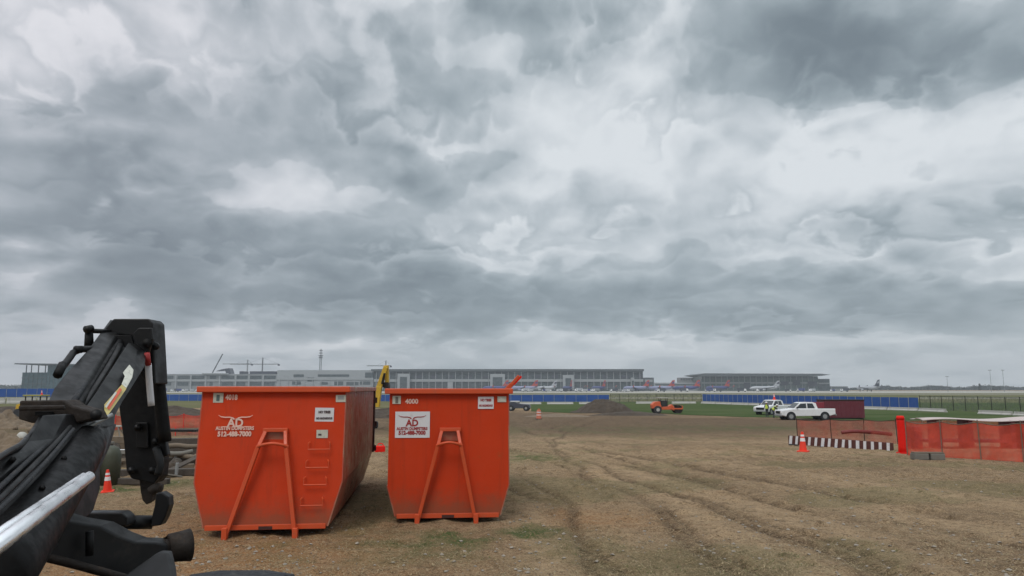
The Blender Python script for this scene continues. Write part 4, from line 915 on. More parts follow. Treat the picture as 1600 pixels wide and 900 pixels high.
def person(label, loc, rz, pose, h=1.75, vest=None, trous=None):
    """continuous skinned body; pose: 'stand' or 'stoop'; clothing as children"""
    root = None
    s_ = h/1.75
    if pose == 'stand':
        J = {'pel': (0, 0, .95), 'chest': (0, -.02, 1.30), 'neck': (0, -.03, 1.48), 'hd': (0, -.05, 1.58), 'top': (0, -.05, 1.70)}
        lean = 0; legs = ((.10, 0, .50), (.12, .02, .08), (.12, -.10, .03))
        arm = ((.20, -.02, 1.40), (.27, -.05, 1.13), (.24, -.22, .95))
    else:
        J = {'pel': (0, .05, .88), 'chest': (0, -.20, 1.16), 'neck': (0, -.34, 1.28), 'hd': (0, -.42, 1.34), 'top': (0, -.50, 1.44)}
        legs = ((.11, -.10, .47), (.13, .02, .08), (.13, -.10, .03)); arm = ((.20, -.28, 1.22), (.25, -.38, .98), (.20, -.52, .80))
    vs_ = []; es = []; rd = []
    def add(p, r, par=None):
        vs_.append(Vector(p)*s_); rd.append(r*s_); i = len(vs_)-1
        if par is not None: es.append((par, i))
        return i
    pel = add(J['pel'], .15); ch = add(J['chest'], .17, pel); nk = add(J['neck'], .07, ch); hd_ = add(J['hd'], .085, nk); tp_ = add(J['top'], .08, hd_)
    for sg in (-1, 1):
        f = lambda p: (sg*p[0], p[1], p[2])
        hip = add((sg*.10, J['pel'][1], J['pel'][2]-.08), .11, pel); kn = add(f(legs[0]), .075, hip); an_ = add(f(legs[1]), .055, kn); add(f(legs[2]), .045, an_)
        sh = add(f(arm[0]), .075, ch); el = add(f(arm[1]), .05, sh); ha = add(f(arm[2]), .035, el); add((f(arm[2])[0], arm[2][1]-.03, arm[2][2]-.09), .03, ha)
    me = bpy.data.meshes.new('person'); me.from_pydata(vs_, es, [])
    o = bpy.data.objects.new('person', me); COL.objects.link(o)
    md = o.modifiers.new('skin', 'SKIN')
    for i, r_ in enumerate(rd): me.skin_vertices[0].data[i].radius = (r_, r_*.8)
    me.skin_vertices[0].data[0].use_root = True
    o.modifiers.new('sub', 'SUBSURF').levels = 1; o.modifiers['sub'].render_levels = 2
    me.materials.append(trous or M['trousers'])
    o.location = loc; o.rotation_euler = (0, 0, rz)
    tag(o, label, 'person', 'workers beside the white pickups')
    # vest, head skin, helmet
    c0 = Vector(J['pel'])*s_; c1 = Vector(J['chest'])*s_; c2_ = Vector(J['neck'])*s_
    q = MB(); q.tube([c0+Vector((0, 0, .02)), c1, c2_-Vector((0, 0, .04))], [.20*s_, .235*s_, .12*s_], 12, 1); q.build('vest', vest or M['hivis'], o, smooth=True)
    hc = Vector(J['hd'])*s_
    q = MB(); bmesh.ops.create_uvsphere(q.bm, u_segments=16, v_segments=12, radius=.115*s_)
    for v_ in q.bm.verts: v_.co = Vector((v_.co.x*.85, v_.co.y, v_.co.z*1.15))+hc+Vector((0, -.005, .02))
    q.tube([hc+Vector((0, -.10, .03))*s_, hc+Vector((0, -.145, -.005))*s_], [.012*s_, .02*s_], 6); q.build('face', M['skin'], o, smooth=True)
    q = MB(); q.tube([hc+Vector((0, 0, .09)), hc+Vector((0, 0, .11)), hc+Vector((0, 0, .19)), hc+Vector((0, 0, .215))], [.165*s_, .135*s_, .10*s_, .03*s_], 16); q.build('hard_hat', M['hat'], o, smooth=True)
    return o
g = G(1209, 653); person('person in a yellow-green vest stooping beside the front of the nearer pickup', (g.x, g.y, g.z), R(60), 'stoop')
g = G(1203.5, 652.5); person('person in a yellow-green vest standing between the two white pickups', (g.x, g.y+1, g.z), R(-50), 'stand')

# dark red container behind the pickup
g = G(1317, 658); ct = thing('site_container', 'dark red ribbed container standing behind the tail of the white pickup', 'container', (g.x+2.1, g.y+4.6, g.z), R(-3))
q = MB(); q.bx(-1.95, 2.3, 0, 2.3, .15, 2.0); q.build('walls', M['maroon'], ct, bevel=.02)
for k in range(15): x = -1.8+k*.28; q = MB(); q.bx(x-.05, x+.05, -.035, -.001, .25, 1.9); q.build('rib', M['maroon'], ct)
q = MB(); q.bx(-2.0, 2.35, -.05, 2.35, 2.001, 2.1); q.build('roof_rail', M['rustblack'], ct)
q = MB(); q.bx(-1.9, 2.2, .1, 2.2, 0, .149); q.build('skid', M['rustblack'], ct)
g = G(1292, 657); rs = thing('red_hopper', 'brighter red sloped hopper between the white pickup and the dark red container', 'hopper', (g.x+.3, g.y+3.2, g.z))
q = MB(); q.prism([(-2.6, 0, 1.55), (-1.2, 0, 1.85), (1.5, 0, 1.8), (1.7, 0, .3), (-.4, 0, .25), (-1.9, 0, 1.25)], (0, .55, 0)); q.build('hopper_body', M['maroonb'], rs, bevel=.03)
for x in (-.2, 1.3): q = MB(); q.bx(x-.06, x+.06, .1, .5, 0, .5); q.build('leg', M['rustblack'], rs)

# orange roller / tractor on the grass edge
g = G(1036, 646); rl = thing('compact_roller', 'orange compact roller with a pale canopy working at the edge of the grass', 'road roller', (g.x, g.y, g.z), R(4)); rl.scale = (.88,)*3
ORM = mat('orange_machine_paint', (.62, .11, .035), .5, var=.2, dirt=(.25, .10, .05), dirt_amt=.5)
q = MB(); q.loft([[(x, y, z) for x, z in ((-1.75, .75), (-1.8, 1.35), (-1.35, 1.75), (-.55, 1.80), (-.35, .95))] for y in (-.62, .62)]); q.build('engine_cover', ORM, rl, bevel=.05)
q = MB(); q.loft([[(x, y, z) for x, z in ((-.35, .55), (-.35, .98), (.55, 1.05), (1.3, 1.35), (1.55, .95), (1.4, .60))] for y in (-.60, .60)]); q.build('front_frame', ORM, rl, bevel=.04)
for x, y in ((-.45, -.55), (-.45, .55), (.55, -.55), (.55, .55)): q = MB(); q.bx(x-.04, x+.04, y-.04, y+.04, .95, 2.25); q.build('canopy_post', M['black2'], rl)
q = MB(); q.bx(-.40, .50, -.50, .50, .98, 1.95); q.build('cab_interior', M['glass'], rl)
q = MB(); q.bx(-.85, .72, -.72, .72, 2.251, 2.37); q.build('canopy', M['concrete'], rl, bevel=.04)
q = MB(); q.cyl((2.2, -.8, .62), (2.2, .8, .62), .62, n=30); q.build('drum', M['rustblack'], rl)
q = MB()
for y in (-.86, .86): q.bx(1.2, 2.75, y-.05, y+.05, .62, .82)
q.bx(2.70, 2.85, -.9, .9, .70, 1.15); q.bx(1.3, 1.5, -.9, .9, .5, 1.1); q.build('drum_yoke', ORM, rl, bevel=.02)
q = MB(); q.bx(1.35, 2.7, -.75, .75, 1.27, 1.36); q.build('deck', M['wood'], rl)
for y in (-.75, .75):
    t_ = MB(); t_.cyl((-1.0, y-.2, .58), (-1.0, y+.2, .58), .58, n=26); tt = t_.build('wheel', M['rubber'], rl, bevel=.05)
    r_ = MB(); r_.cyl((-1.0, y+(-.2 if y < 0 else .2)*1.04, .58), (-1.0, y+(-.15 if y < 0 else .15), .58), .26, n=16); r_.build('rim', M['concrete'], tt)

# yellow mini excavator arm seen between the dumpsters
Y0 = 62
g = G(566, 660); ex = thing('yellow_excavator', 'yellow excavator raising its arm in the gap between the two dumpsters', 'excavator', (A(566, 640, Y0).x, Y0, zg(Y0)))
def tb2(pts, r, m, name, parent, n=8): q = MB(); q.tube([A(*p) for p in pts], r, n); return q.build(name, m, parent, world=True)
q = MB(); q.beam(A(588, 636, Y0), A(592.5, 604, Y0), .62, .5, .55, .45); q.beam(A(592.5, 606, Y0), A(603, 573, Y0), .5, .45, .38, .35); q.build('boom', M['yellow'], ex, world=True, bevel=.03)
q = MB(); q.beam(A(603.5, 571, Y0+.2), A(605, 598, Y0+.2), .45, .4, .32, .3); q.build('stick', M['yellow'], ex, world=True, bevel=.03)
q = MB(); q.beam(A(597, 600, Y0-.3), A(601, 583, Y0-.3), .16, .16); q.build('hydraulic_cylinder', M['black2'], ex, world=True)
q = MB(); q.prism([A(599, 598, Y0), A(606, 597, Y0), (A(607, 606, Y0)), A(603, 609, Y0), A(598, 604, Y0)], (0, .8, 0)); q.build('bucket', M['rustblack'], ex, world=True, bevel=.02)
bx_ = A(566, 640, Y0).x
q = MB(); q.bx(bx_-1.5, bx_+.7, Y0-.9, Y0+.9, zg(Y0)+.8, zg(Y0)+1.7); q.build('body', M['yellow'], ex, world=True, bevel=.06)
q = MB(); q.bx(bx_-.6, bx_+.5, Y0-.85, Y0+.1, zg(Y0)+1.7, zg(Y0)+2.9); q.build('cab', M['glass'], ex, world=True, bevel=.05)
for y in (-.8, .8): q = MB(); q.bx(bx_-1.5, bx_+1.2, Y0+y-.2, Y0+y+.2, zg(Y0), zg(Y0)+.6); q.build('track', M['rubber'], ex, world=True, bevel=.15)
# dark pickup-like trailer right of the smaller dumpster
g = G(812, 642); vt = thing('utility_vehicle', 'dark utility vehicle with a white hood just right of the smaller dumpster', 'utility vehicle', (g.x, g.y, g.z), R(-8))
q = MB(); q.loft([[(x, y, z) for x, z in ((-1.9, .4), (-1.9, 1.25), (-.9, 1.35), (.1, 1.05), (1.5, .95), (1.6, .45))] for y in (-.8, .8)]); q.build('body', M['acgrey'], vt, bevel=.04)
q = MB(); q.bx(-1.3, -.05, -.7, .7, 1.36, 1.46); q.build('roof', M['white'], vt)
for x, y in ((-1.2, -.65), (-1.2, .65), (-.15, -.65), (-.15, .65)): q = MB(); q.bx(x-.04, x+.04, y-.04, y+.04, 1.0, 1.36); q.build('roof_post', M['black2'], vt)
for x in (-1.2, 1.05):
    for y in (-.8, .8): t_ = MB(); t_.cyl((x, y-.13, .42), (x, y+.13, .42), .42, n=20); tt = t_.build('wheel', M['rubber'], vt, bevel=.03); r_ = MB(); r_.cyl((x, y*1.0-.14, .42), (x, y-.145, .42), .18, n=14); r_.build('rim', M['galv'], tt)
# yellow machine at far left
g = G(44, 652); ym = thing('yellow_loader', 'small yellow loader with a flat canopy at the far left behind the dirt heap', 'loader', (g.x, g.y, g.z))
q = MB(); q.loft([[(x, y, z) for x, z in ((-1.2, .7), (-1.15, 1.45), (-.2, 1.75), (.6, 1.75), (.6, .7))] for y in (-.6, .6)]); q.build('hood', M['yellow'], ym, bevel=.06)
for x, y in ((-.1, -.6), (-.1, .6), (1.6, -.6), (1.6, .6)): q = MB(); q.bx(x-.05, x+.05, y-.05, y+.05, .9, 2.4); q.build('canopy_post', M['black2'], ym)
q = MB(); q.bx(-.35, 1.85, -.8, .8, 2.401, 2.58); q.build('canopy', M['yelgreen'], ym, bevel=.03)
q = MB(); q.bx(.2, 1.6, -.5, .5, .8, 1.7); q.build('seat_box', M['black2'], ym, bevel=.05)
for x in (-.7, 1.2):
    for y in (-.75, .75): t_ = MB(); t_.cyl((x, y-.2, .5), (x, y+.2, .5), .5, n=20); t_.build('wheel', M['rubber'], ym, bevel=.04)
c4 = copy_tree(cone, label='little orange and white cone standing on the canopy of the yellow loader'); c4.location = (g.x+1.35, g.y, g.z+2.58); c4.scale = (1.0, 1.0, 1.0)

# ================================================================== perimeter screens, barriers, fences
def screen(name, label, a, b_, h, n_, z0=None, base=True):
    a = Vector((*a, 0)); b_ = Vector((*b_, 0)); za = zg(a.y) if z0 is None else z0; zb_ = zg(b_.y) if z0 is None else z0
    root = thing(name, label, 'construction fence', (a.x, a.y, za), group='blue screened fences along the airfield')
    for k in range(n_):
        t0 = k/n_; t1 = (k+1)/n_; p = a.lerp(b_, t0); q_ = a.lerp(b_, t1); d = (q_-p).normalized(); e = .05
        zA = za+(zb_-za)*t0
        s_ = MB(); p0 = p+d*e; p1 = q_-d*e; hh = h*(1+random.uniform(-.012, .012))
        s_.prism([(p0.x, p0.y, zA+.12), (p1.x, p1.y, zA+.12), (p1.x, p1.y, zA+hh), (p0.x, p0.y, zA+hh*(1+random.uniform(-.01, .01)))], (0, .03, 0))
        s_.build('screen_panel', M['blue'], root, world=True)
        s_ = MB(); s_.bx(p.x-.03, p.x+.03, p.y+.04, p.y+.10, zA, zA+h+.05); s_.build('post', M['galv'], root, world=True)
    return root
def gxy(px, py): g = gp(px, py); return g
a = gxy(1098, 627.5); b_ = gxy(1436, 639.5)
screen('screened_fence', 'long blue screened fence on the right, behind the white pickups', a, b_, 1.85, 34)
q_a = gxy(952, 628.6); lf = gxy(250, 626.8)
screen('screened_fence', 'blue screened fence running behind both orange dumpsters up to the bare chain-link stretch', (lf[0], lf[1]), q_a, 1.75, 44)
screen('screened_fence', 'blue screened fence at the far left beyond the yellow loader', (A(-140, 620, 165).x, 165), (A(150, 620, 175).x, 175), 2.0, 18, z0=.35)
# pale low concrete barriers: one built, the rest copied
bar0 = None
BL = 5.6
def barrier_row(p0, p1, lab, skip=(), h=.5):
    global bar0
    p0 = Vector(p0); p1 = Vector(p1); L_ = (p1-p0).length; n_ = int(L_/BL); an_ = math.atan2(p1.y-p0.y, p1.x-p0.x)
    for k in range(n_):
        if any(s0 <= k/n_ < s1 for s0, s1 in skip): continue
        p = p0.lerp(p1, (k+.5)/n_)
        if bar0 is None:
            q = MB(); q.loft([[(x, y, z) for y, z in ((-.28, 0), (-.28, .12), (-.11, .28), (-.08, .55), (.08, .55), (.11, .28), (.28, .12), (.28, 0))] for x in (-BL/2+.03, BL/2-.03)])
            bar0 = q.build('concrete_barrier', M['concrete'], None); o = bar0
        else: o = bar0.copy(); COL.objects.link(o)
        o.location = (p.x, p.y, zg(p.y)); o.rotation_euler = (0, 0, an_); o.scale = (1, 1, h/.55*random.uniform(.97, 1.03)); tag(o, lab, 'concrete barrier', 'pale concrete barriers: '+lab[11:])
p1 = gxy(985, 631.0); p2 = gxy(1096, 630.6); p3 = gxy(1436, 642.5); p4 = gxy(1600, 650.5); p5 = gxy(1900, 664)
barrier_row(p1, p2, 'one of the low pale barriers left of the right-hand blue fence, along the chain-link stretch')
barrier_row(p2, p3, 'one of the low pale barriers at the foot of the right-hand blue fence')
barrier_row(p3, p5, 'one of the low pale barriers along the grass right of the blue fence', skip=((.05, .17),))
barrier_row(gxy(800, 631.8), gxy(950, 631.6), 'one of the low pale barriers behind the dark dirt pile')
barrier_row((A(-140, 628, 158).x, 158), (A(150, 628, 168).x, 168), 'one of the pale barriers below the blue fence at the far left', h=1.3)
def chain(label, a, b_, h, n_):
    a = Vector((*a, zg(a[1]))); b_ = Vector((*b_, zg(b_[1])))
    root = thing('chain_link_fence', label, 'chain-link fence', a, group='bare chain-link fences')
    q = MB(); q.prism([a, b_, b_+Vector((0, 0, h)), a+Vector((0, 0, h))], (0, .004, 0)); q.build('wire_mesh', M['chain'], root, world=True)
    for k in range(n_+1): p = a.lerp(b_, k/n_); q = MB(); q.cyl(p, p+Vector((0, 0, h+.1)), .045, n=6); q.build('post', M['black3'], root, world=True)
    q = MB(); q.cyl(a+Vector((0, 0, h)), b_+Vector((0, 0, h)), .03, n=5); q.build('top_rail', M['black3'], root, world=True)
chain('bare chain-link fence between the two blue screened stretches', gxy(954, 628.8), gxy(1096, 628.6), 1.9, 10)
chain('bare chain-link fence right of the blue screen, running out of the frame', gxy(1438, 640), gxy(1700, 651), 2.1, 12)

# ================================================================== airport beyond
YT = 900; FZ = ZF+.05
def tx(px, Y): return A(px, 607, Y).x
def tz(py, Y): return A(800, py, Y).z
def building(name, label, px0, px1, py_top, Y, depth, m, group='terminal buildings'):
    root = thing(name, label, 'airport building', ((tx(px0, Y)+tx(px1, Y))/2, Y, FZ), group=group)
    q = MB(); q.bx(tx(px0, Y), tx(px1, Y), Y, Y+depth, FZ, tz(py_top, Y)); q.build('walls', m, root, world=True); return root
def band(root, px0, px1, py0, py1, Y, m, name, off=.3, th=.5, bev=0):
    q = MB(); q.bx(tx(px0, Y), tx(px1, Y), Y-off-th, Y-off, tz(py1, Y), tz(py0, Y)); return q.build(name, m, root, world=True, bevel=bev)
# main terminal hall
mt_ = building('terminal_hall', 'long glazed terminal hall with regular white bays behind the right dumpster', 584, 1005, 579, YT, 60, M['tglass'])
q = MB(); q.bx(tx(580, YT), tx(1006, YT), YT-4, YT+64, tz(580.2, YT), tz(576.8, YT)); q.build('roof', M['tdark'], mt_, world=True)
band(mt_, 584, 1005, 592.5, 596.5, YT, M['tmull'], 'floor_band', .1, 1.2)
band(mt_, 584, 1005, 580.3, 583, YT, M['tdark'], 'upper_band', .05, .5)
x = 588
while x < 1004: band(mt_, x-.45, x+.45, 581, 609, YT, M['tmull'], 'column', 1.35, .5); x += 10.3
for x0, x1, y0 in ((622, 641, 584), (766, 789, 584.5), (879, 896, 586), (985, 990, 590), (700, 708, 597)):
    t_ = band(mt_, x0, x1, y0, 610, YT, M['twall'], 'stair_tower', 1.9, 5); q = MB(); q.bx(tx(x0+4, YT), tx(x1-4, YT), YT-7.2, YT-6.95, tz(608, YT), tz(y0+5, YT)); q.build('window', M['tglass'], t_, world=True)
for x0 in range(592, 1000, 27): band(mt_, x0, x0+random.uniform(5, 14), 585+random.random()*2, 591, YT, M['acgrey'], 'dark_window', .06, .2)
# blank upper block
t2 = building('terminal_block', 'pale plain terminal block left of the glazed hall, above the left dumpster', 432, 583, 578.3, YT, 50, M['twall'])
for x0, x1, y0, y1 in ((458, 474, 585, 589), (496, 545, 585, 588.5), (480, 490, 590, 596), (456, 470, 596, 601), (500, 512, 597, 601), (522, 536, 596, 602), (540, 560, 597, 602), (562, 580, 596, 601), (570, 583, 582, 590)): band(t2, x0, x1, y0, y1, YT, M['tglass'], 'window', .02, .3)
band(t2, 432, 583, 591, 593.5, YT, M['tmull'], 'floor_band', .35, .6)
for x0 in range(436, 583, 13): band(t2, x0, x0+1.2, 594, 609, YT, M['tmull'], 'column', .98, .4)
# left wing
t3 = building('terminal_wing', 'long low terminal wing with dark window bands right of the black arm', 236, 432, 584.5, YT, 50, M['twall2'])
for x0, x1 in ((251, 270), (277, 296), (299, 318), (327, 337), (346, 365), (369, 386), (390, 408), (412, 430)):
    band(t3, x0, x1, 587, 592, YT, M['tglass'], 'window', .02, .3)
    band(t3, x0, x1-random.randint(0, 6), 597, 602.5, YT, M['tglass'], 'window', .02, .3)
band(t3, 236, 432, 593, 596, YT, M['tmull'], 'floor_band', .35, .6)
for x0 in (248, 273.5, 297, 320.5, 342, 367, 388, 410): band(t3, x0, x0+2, 586, 609, YT, M['twall'], 'column', .98, .5)
for x0, x1, y0 in ((371, 378, 580), (387, 429, 580)): t_ = MB().bx(tx(x0, YT), tx(x1, YT), YT+4, YT+20, tz(585, YT), tz(y0, YT)).build('roof_plant', M['acgrey'], t3, world=True)
q = MB(); Yh = YT+10; q.prism([A(337, 580, Yh), A(346, 577, Yh), A(358, 575.2, Yh), A(361, 584, Yh), A(353, 584, Yh), A(352, 579, Yh), A(345, 579.5, Yh)], (0, 12, 0)); q.build('curved_roof_hood', M['acgrey'], t3, world=True)
band(t3, 316, 356, 583, 585, YT, M['twall'], 'parapet', .5, 3)
# right hall with overhanging roof
YR = 980
t4 = building('concourse_hall', 'separate green-glazed concourse with a wide overhanging flat roof, right of the red tails', 1097, 1279, 588, YR, 50, M['tgreen'])
q = MB(); q.prism([(tx(1085, YR), YR-14, tz(586.2, YR)), (tx(1098, YR), YR-14, tz(588.2, YR)), (tx(1278, YR), YR-14, tz(587.6, YR)), (tx(1292, YR), YR-14, tz(585.8, YR)), (tx(1278, YR), YR-14, tz(584.2, YR)), (tx(1098, YR), YR-14, tz(583.6, YR))], (0, 75, 0)); q.build('roof', M['tdark'], t4, world=True)
band(t4, 1097, 1279, 597, 599.5, YR, M['tmull'], 'floor_band', .2, .8)
band(t4, 1099, 1277, 589, 591, YR, M['acgrey'], 'clerestory', .05, .3)
for x0 in range(1100, 1279, 9): band(t4, x0, x0+.9, 588, 609, YR, M['tmull'], 'column', 1.2, .5)
for x0, x1, y0, y1 in ((1162, 1172, 598, 608), (1238, 1250, 594, 602), (1262, 1276, 596, 604), (1220, 1232, 596, 602)): band(t4, x0, x1, y0, y1, YR, M['acgrey'], 'dark_opening', 1.8, .4)
t5 = building('concourse_annex', 'lower stepped glass annex at the right end of the overhanging concourse', 1279.5, 1297, 592, YR, 30, M['tglass'])
band(t5, 1280, 1296, 598, 600, YR, M['tmull'], 'floor_band', .2, .6)
t6 = building('low_service_building', 'very low grey service building right of the stepped annex', 1298, 1325, 603.5, YR, 20, M['twall2']); band(t6, 1300, 1323, 605, 607, YR, M['tglass'], 'window_band', .05, .3)
t7 = building('rooftop_block', 'small dark block between the terminal hall and the concourse', 1063, 1083, 590, 1050, 20, M['twall2'])
for x0 in range(1064, 1082, 4): band(t7, x0, x0+2.5, 591, 594, 1050, M['tglass'], 'window', .03, .3)
t8 = building('hall_extension', 'narrow dark extension at the right end of the glazed terminal hall', 1006, 1022, 590, 940, 20, M['tdark']); band(t8, 1008, 1020, 593, 597, 940, M['twall'], 'cladding_band', .05, .3)
t9 = building('connector', 'low pale connector wing between the terminal hall and the concourse', 1022.5, 1096, 598, 990, 20, M['twall']); band(t9, 1024, 1095, 600, 602, 990, M['tglass'], 'window_band', .05, .3)
# teal building on the far left
YL = 620
t0 = building('glass_office', 'teal glass building with an open roof terrace under a flat canopy, far left', 33, 74, 582, YL, 30, M['teal'], None)
q = MB(); q.bx(tx(74.2, YL), tx(120, YL), YL-2, YL+28, FZ, tz(571, YL)); q.build('rear_block', M['teal'], t0, world=True)
q = MB(); q.prism([(tx(26, YL), YL-6, tz(569.5, YL)), (tx(122, YL), YL-6, tz(571, YL)), (tx(122, YL), YL-6, tz(569, YL)), (tx(27, YL), YL-6, tz(567.8, YL))], (0, 40, 0)); q.build('canopy_roof', M['tdark'], t0, world=True)
for x0 in (36, 44, 55, 66): band(t0, x0, x0+1, 570.5, 582, YL, M['tdark'], 'roof_column', -2, .6)
for x0 in range(36, 118, 7): band(t0, x0, x0+.6, 584, 609, YL, M['tdark'], 'mullion', .1+2*(x0 > 73), .2)
for yy in (590, 599): band(t0, 33, 74, yy, yy+.8, YL, M['tdark'], 'floor_line', .35, .2)

# aircraft (x forward = nose at -x), built once per livery and copied
def make_jet(name, label, body, tail, tail2):
    root = thing(name, label, 'airliner', group='airliners parked at the terminal')
    q = MB(); n_ = 14
    st = [(-16.5, .15, 3.3), (-15.6, 1.0, 3.4), (-13.5, 1.75, 3.7), (-10, 1.95, 3.9), (8, 1.95, 3.9), (12.5, 1.3, 4.4), (16.5, .35, 4.9)]
    q.loft([[(x, r_*math.cos(2*math.pi*k/n_), z+r_*math.sin(2*math.pi*k/n_)) for k in range(n_)] for x, r_, z in st]); f = q.build('fuselage', body, root, smooth=True)
    q = MB(); q.prism([(9.0, -.12, 5.4), (14.2, -.12, 11.8), (17.0, -.12, 12.3), (16.0, -.12, 5.3)], (0, .25, 0)); q.prism([(6.5, -.1, 5.6), (9.3, -.1, 6.4), (9.8, -.1, 5.4)], (0, .2, 0)); q.build('tail_fin', tail, root)
    q = MB(); q.prism([(13.2, -.14, 8.3), (14.6, -.14, 10.4), (16.6, -.14, 10.6), (16.3, -.14, 8.5)], (0, .29, 0)); q.build('fin_stripe', tail2, root)
    for sg in (-1, 1):
        q = MB(); q.prism([(-3, sg*1.6, 3.0), (2.8, sg*1.6, 3.0), (8.2, sg*16.8, 4.4), (6.6, sg*17.2, 4.5)], (0, 0, .35)); w_ = q.build('wing', M['acgrey'], root)
        q = MB(); q.prism([(6.6, sg*17.0, 4.6), (8.2, sg*17.0, 4.6), (9.0, sg*17.6, 6.9), (8.2, sg*17.6, 6.9)], (0, sg*.1, 0)); q.build('winglet', tail, w_)
        q = MB(); q.tube([(-3.6, sg*4.9, 1.9), (-1.8, sg*4.9, 1.9), (.6, sg*4.9, 2.1)], [.95, 1.0, .6], 12); q.build('engine', body, root, smooth=True)
        q = MB(); q.prism([(13.2, sg*.5, 5.2), (15.8, sg*.5, 5.2), (17.2, sg*6.4, 5.6), (15.9, sg*6.4, 5.6)], (0, 0, .2)); q.build('tailplane', M['acgrey'], root)
        q = MB(); q.cyl((1.5, sg*2.6, 0), (1.5, sg*2.6, 3), .32, n=8); q.build('landing_gear', M['black2'], root)
    q = MB(); q.cyl((-12, 0, 0), (-12, 0, 2.6), .28, n=8); q.build('landing_gear', M['black2'], root)
    return root
def place(o, px, Y, rz, label=None):
    """tail fin at pixel column px"""
    dx = 15*math.cos(rz); dy = 15*math.sin(rz)
    o.location = (tx(px, Y)-dx, Y-dy, FZ); o.rotation_euler = (0, 0, rz)
    if label: o['label'] = label
TAILS = [(893, R(-78), 0, 'red-tailed airliner parked nose-in at the terminal, leftmost of the red tails right of the dumpsters'),
 (945, R(-70), 0, 'red-tailed airliner second from the left, before the right half of the glazed hall'),
 (1012.5, R(-42), 1, 'pale blue and red-tailed airliner beside the right end of the glazed hall'),
 (1052, R(-38), 1, 'red-tailed airliner in front of the low connector wing, middle of the three there'),
 (1091.5, R(-40), 0, 'deep blue red-tailed airliner at the left end of the overhanging concourse'),
 (1138.5, R(-55), 0, 'rightmost red-tailed airliner, standing in front of the overhanging concourse')]
jd = make_jet('airliner', '', M['liv_blue'], M['liv_red'], M['liv_blue']); jl = make_jet('airliner', '', M['liv_bluel'], M['liv_red'], M['liv_blue'])
used = [0, 0]
for px, rz, kd, lab in TAILS:
    src = (jd, jl)[kd]; o = src if not used[kd] else copy_tree(src); used[kd] = 1; place(o, px, 800, rz, lab)
o = copy_tree(jl); place(o, 838, 800, R(-20), 'pale blue airliner side-on just right of the smaller dumpster')
o = copy_tree(jd); place(o, 792, 815, R(-30), 'deep blue airliner partly hidden behind the bent arm of the smaller dumpster')
jw = make_jet('airliner', '', M['acwhite'], M['acwhite'], M['acgrey']); place(jw, 1216, 850, R(-8), 'all white airliner standing before the middle of the overhanging concourse')
o = copy_tree(jw); place(o, 868, 830, R(-24), 'white airliner in front of the glazed hall near its middle')
jg = make_jet('airliner', '', M['acwhite'], M['acgrey'], M['acwhite']); place(jg, 1373, 760, R(-75), 'lone airliner with a dark tail far right, beyond the blue fence')
# service trucks on the apron
def make_service(m):
    root = thing('service_truck', '', 'service truck', group='service vehicles on the apron')
    q = MB(); q.bx(-1.0, 4.6, -1.2, 1.2, 1.1, 3.3); q.build('box_body', m, root)
    q = MB(); q.loft([[(x, y, z) for x, z in ((-3, .7), (-3, 1.8), (-2.5, 2.7), (-1.1, 2.7), (-1.1, .7))] for y in (-1.1, 1.1)]); cb = q.build('cab', M['white'], root)
    q = MB(); q.bx(-2.9, -2.2, -1.13, -1.11, 1.7, 2.5); q.build('window', M['glass'], cb)
    for x in (-2.1, 3.3):
        for y in (-1, 1): q = MB(); q.cyl((x, y-.2, .5), (x, y+.2, .5), .5, n=12); q.build('wheel', M['rubber'], root)
    return root
prot = [make_service(M['acwhite']), make_service(M['acgrey']), make_service(M['liv_blue']), make_service(M['twall2'])]
cols = ['white', 'dark grey', 'blue', 'light grey']; usedp = [0]*4
rs_ = random.Random(5)
spots = [252, 259, 266, 274, 283, 291, 300, 309, 514, 522, 560, 700, 716, 728, 742, 757, 768, 820, 828, 850, 858, 873, 880, 903, 912, 921, 930, 958, 966, 975, 984, 1032, 1070, 1105, 1120, 1160, 1186, 1232, 1250, 1268, 1300, 1318]
def where(px):
    if px < 320: return 'before the low wing beside the black arm'
    if px < 640: return 'above the rim of the larger dumpster'
    if px < 800: return 'above the rim of the smaller dumpster'
    if px < 1000: return 'before the glazed hall right of the dumpsters'
    if px < 1097: return 'between hall and concourse'
    return 'before the overhanging concourse'
for px in spots:
    k = rs_.choice([0, 0, 1, 1, 2, 3]); o = prot[k] if not usedp[k] else copy_tree(prot[k]); usedp[k] = 1
    Y = rs_.uniform(720, 775); o.location = (tx(px, Y), Y, FZ); o.rotation_euler = (0, 0, rs_.choice([0, math.pi, R(30), R(-50)])); sc_ = rs_.uniform(.75, 1.15); o.scale = (sc_,)*3
    o['group'] = '%s service vehicles %s' % (cols[k], where(px)); o['label'] = 'small %s service truck %s%s' % (cols[k], where(px), '')
for k in range(4):
    if not usedp[k]:
        for ch in list(prot[k].children_recursive): bpy.data.objects.remove(ch)
        bpy.data.objects.remove(prot[k])
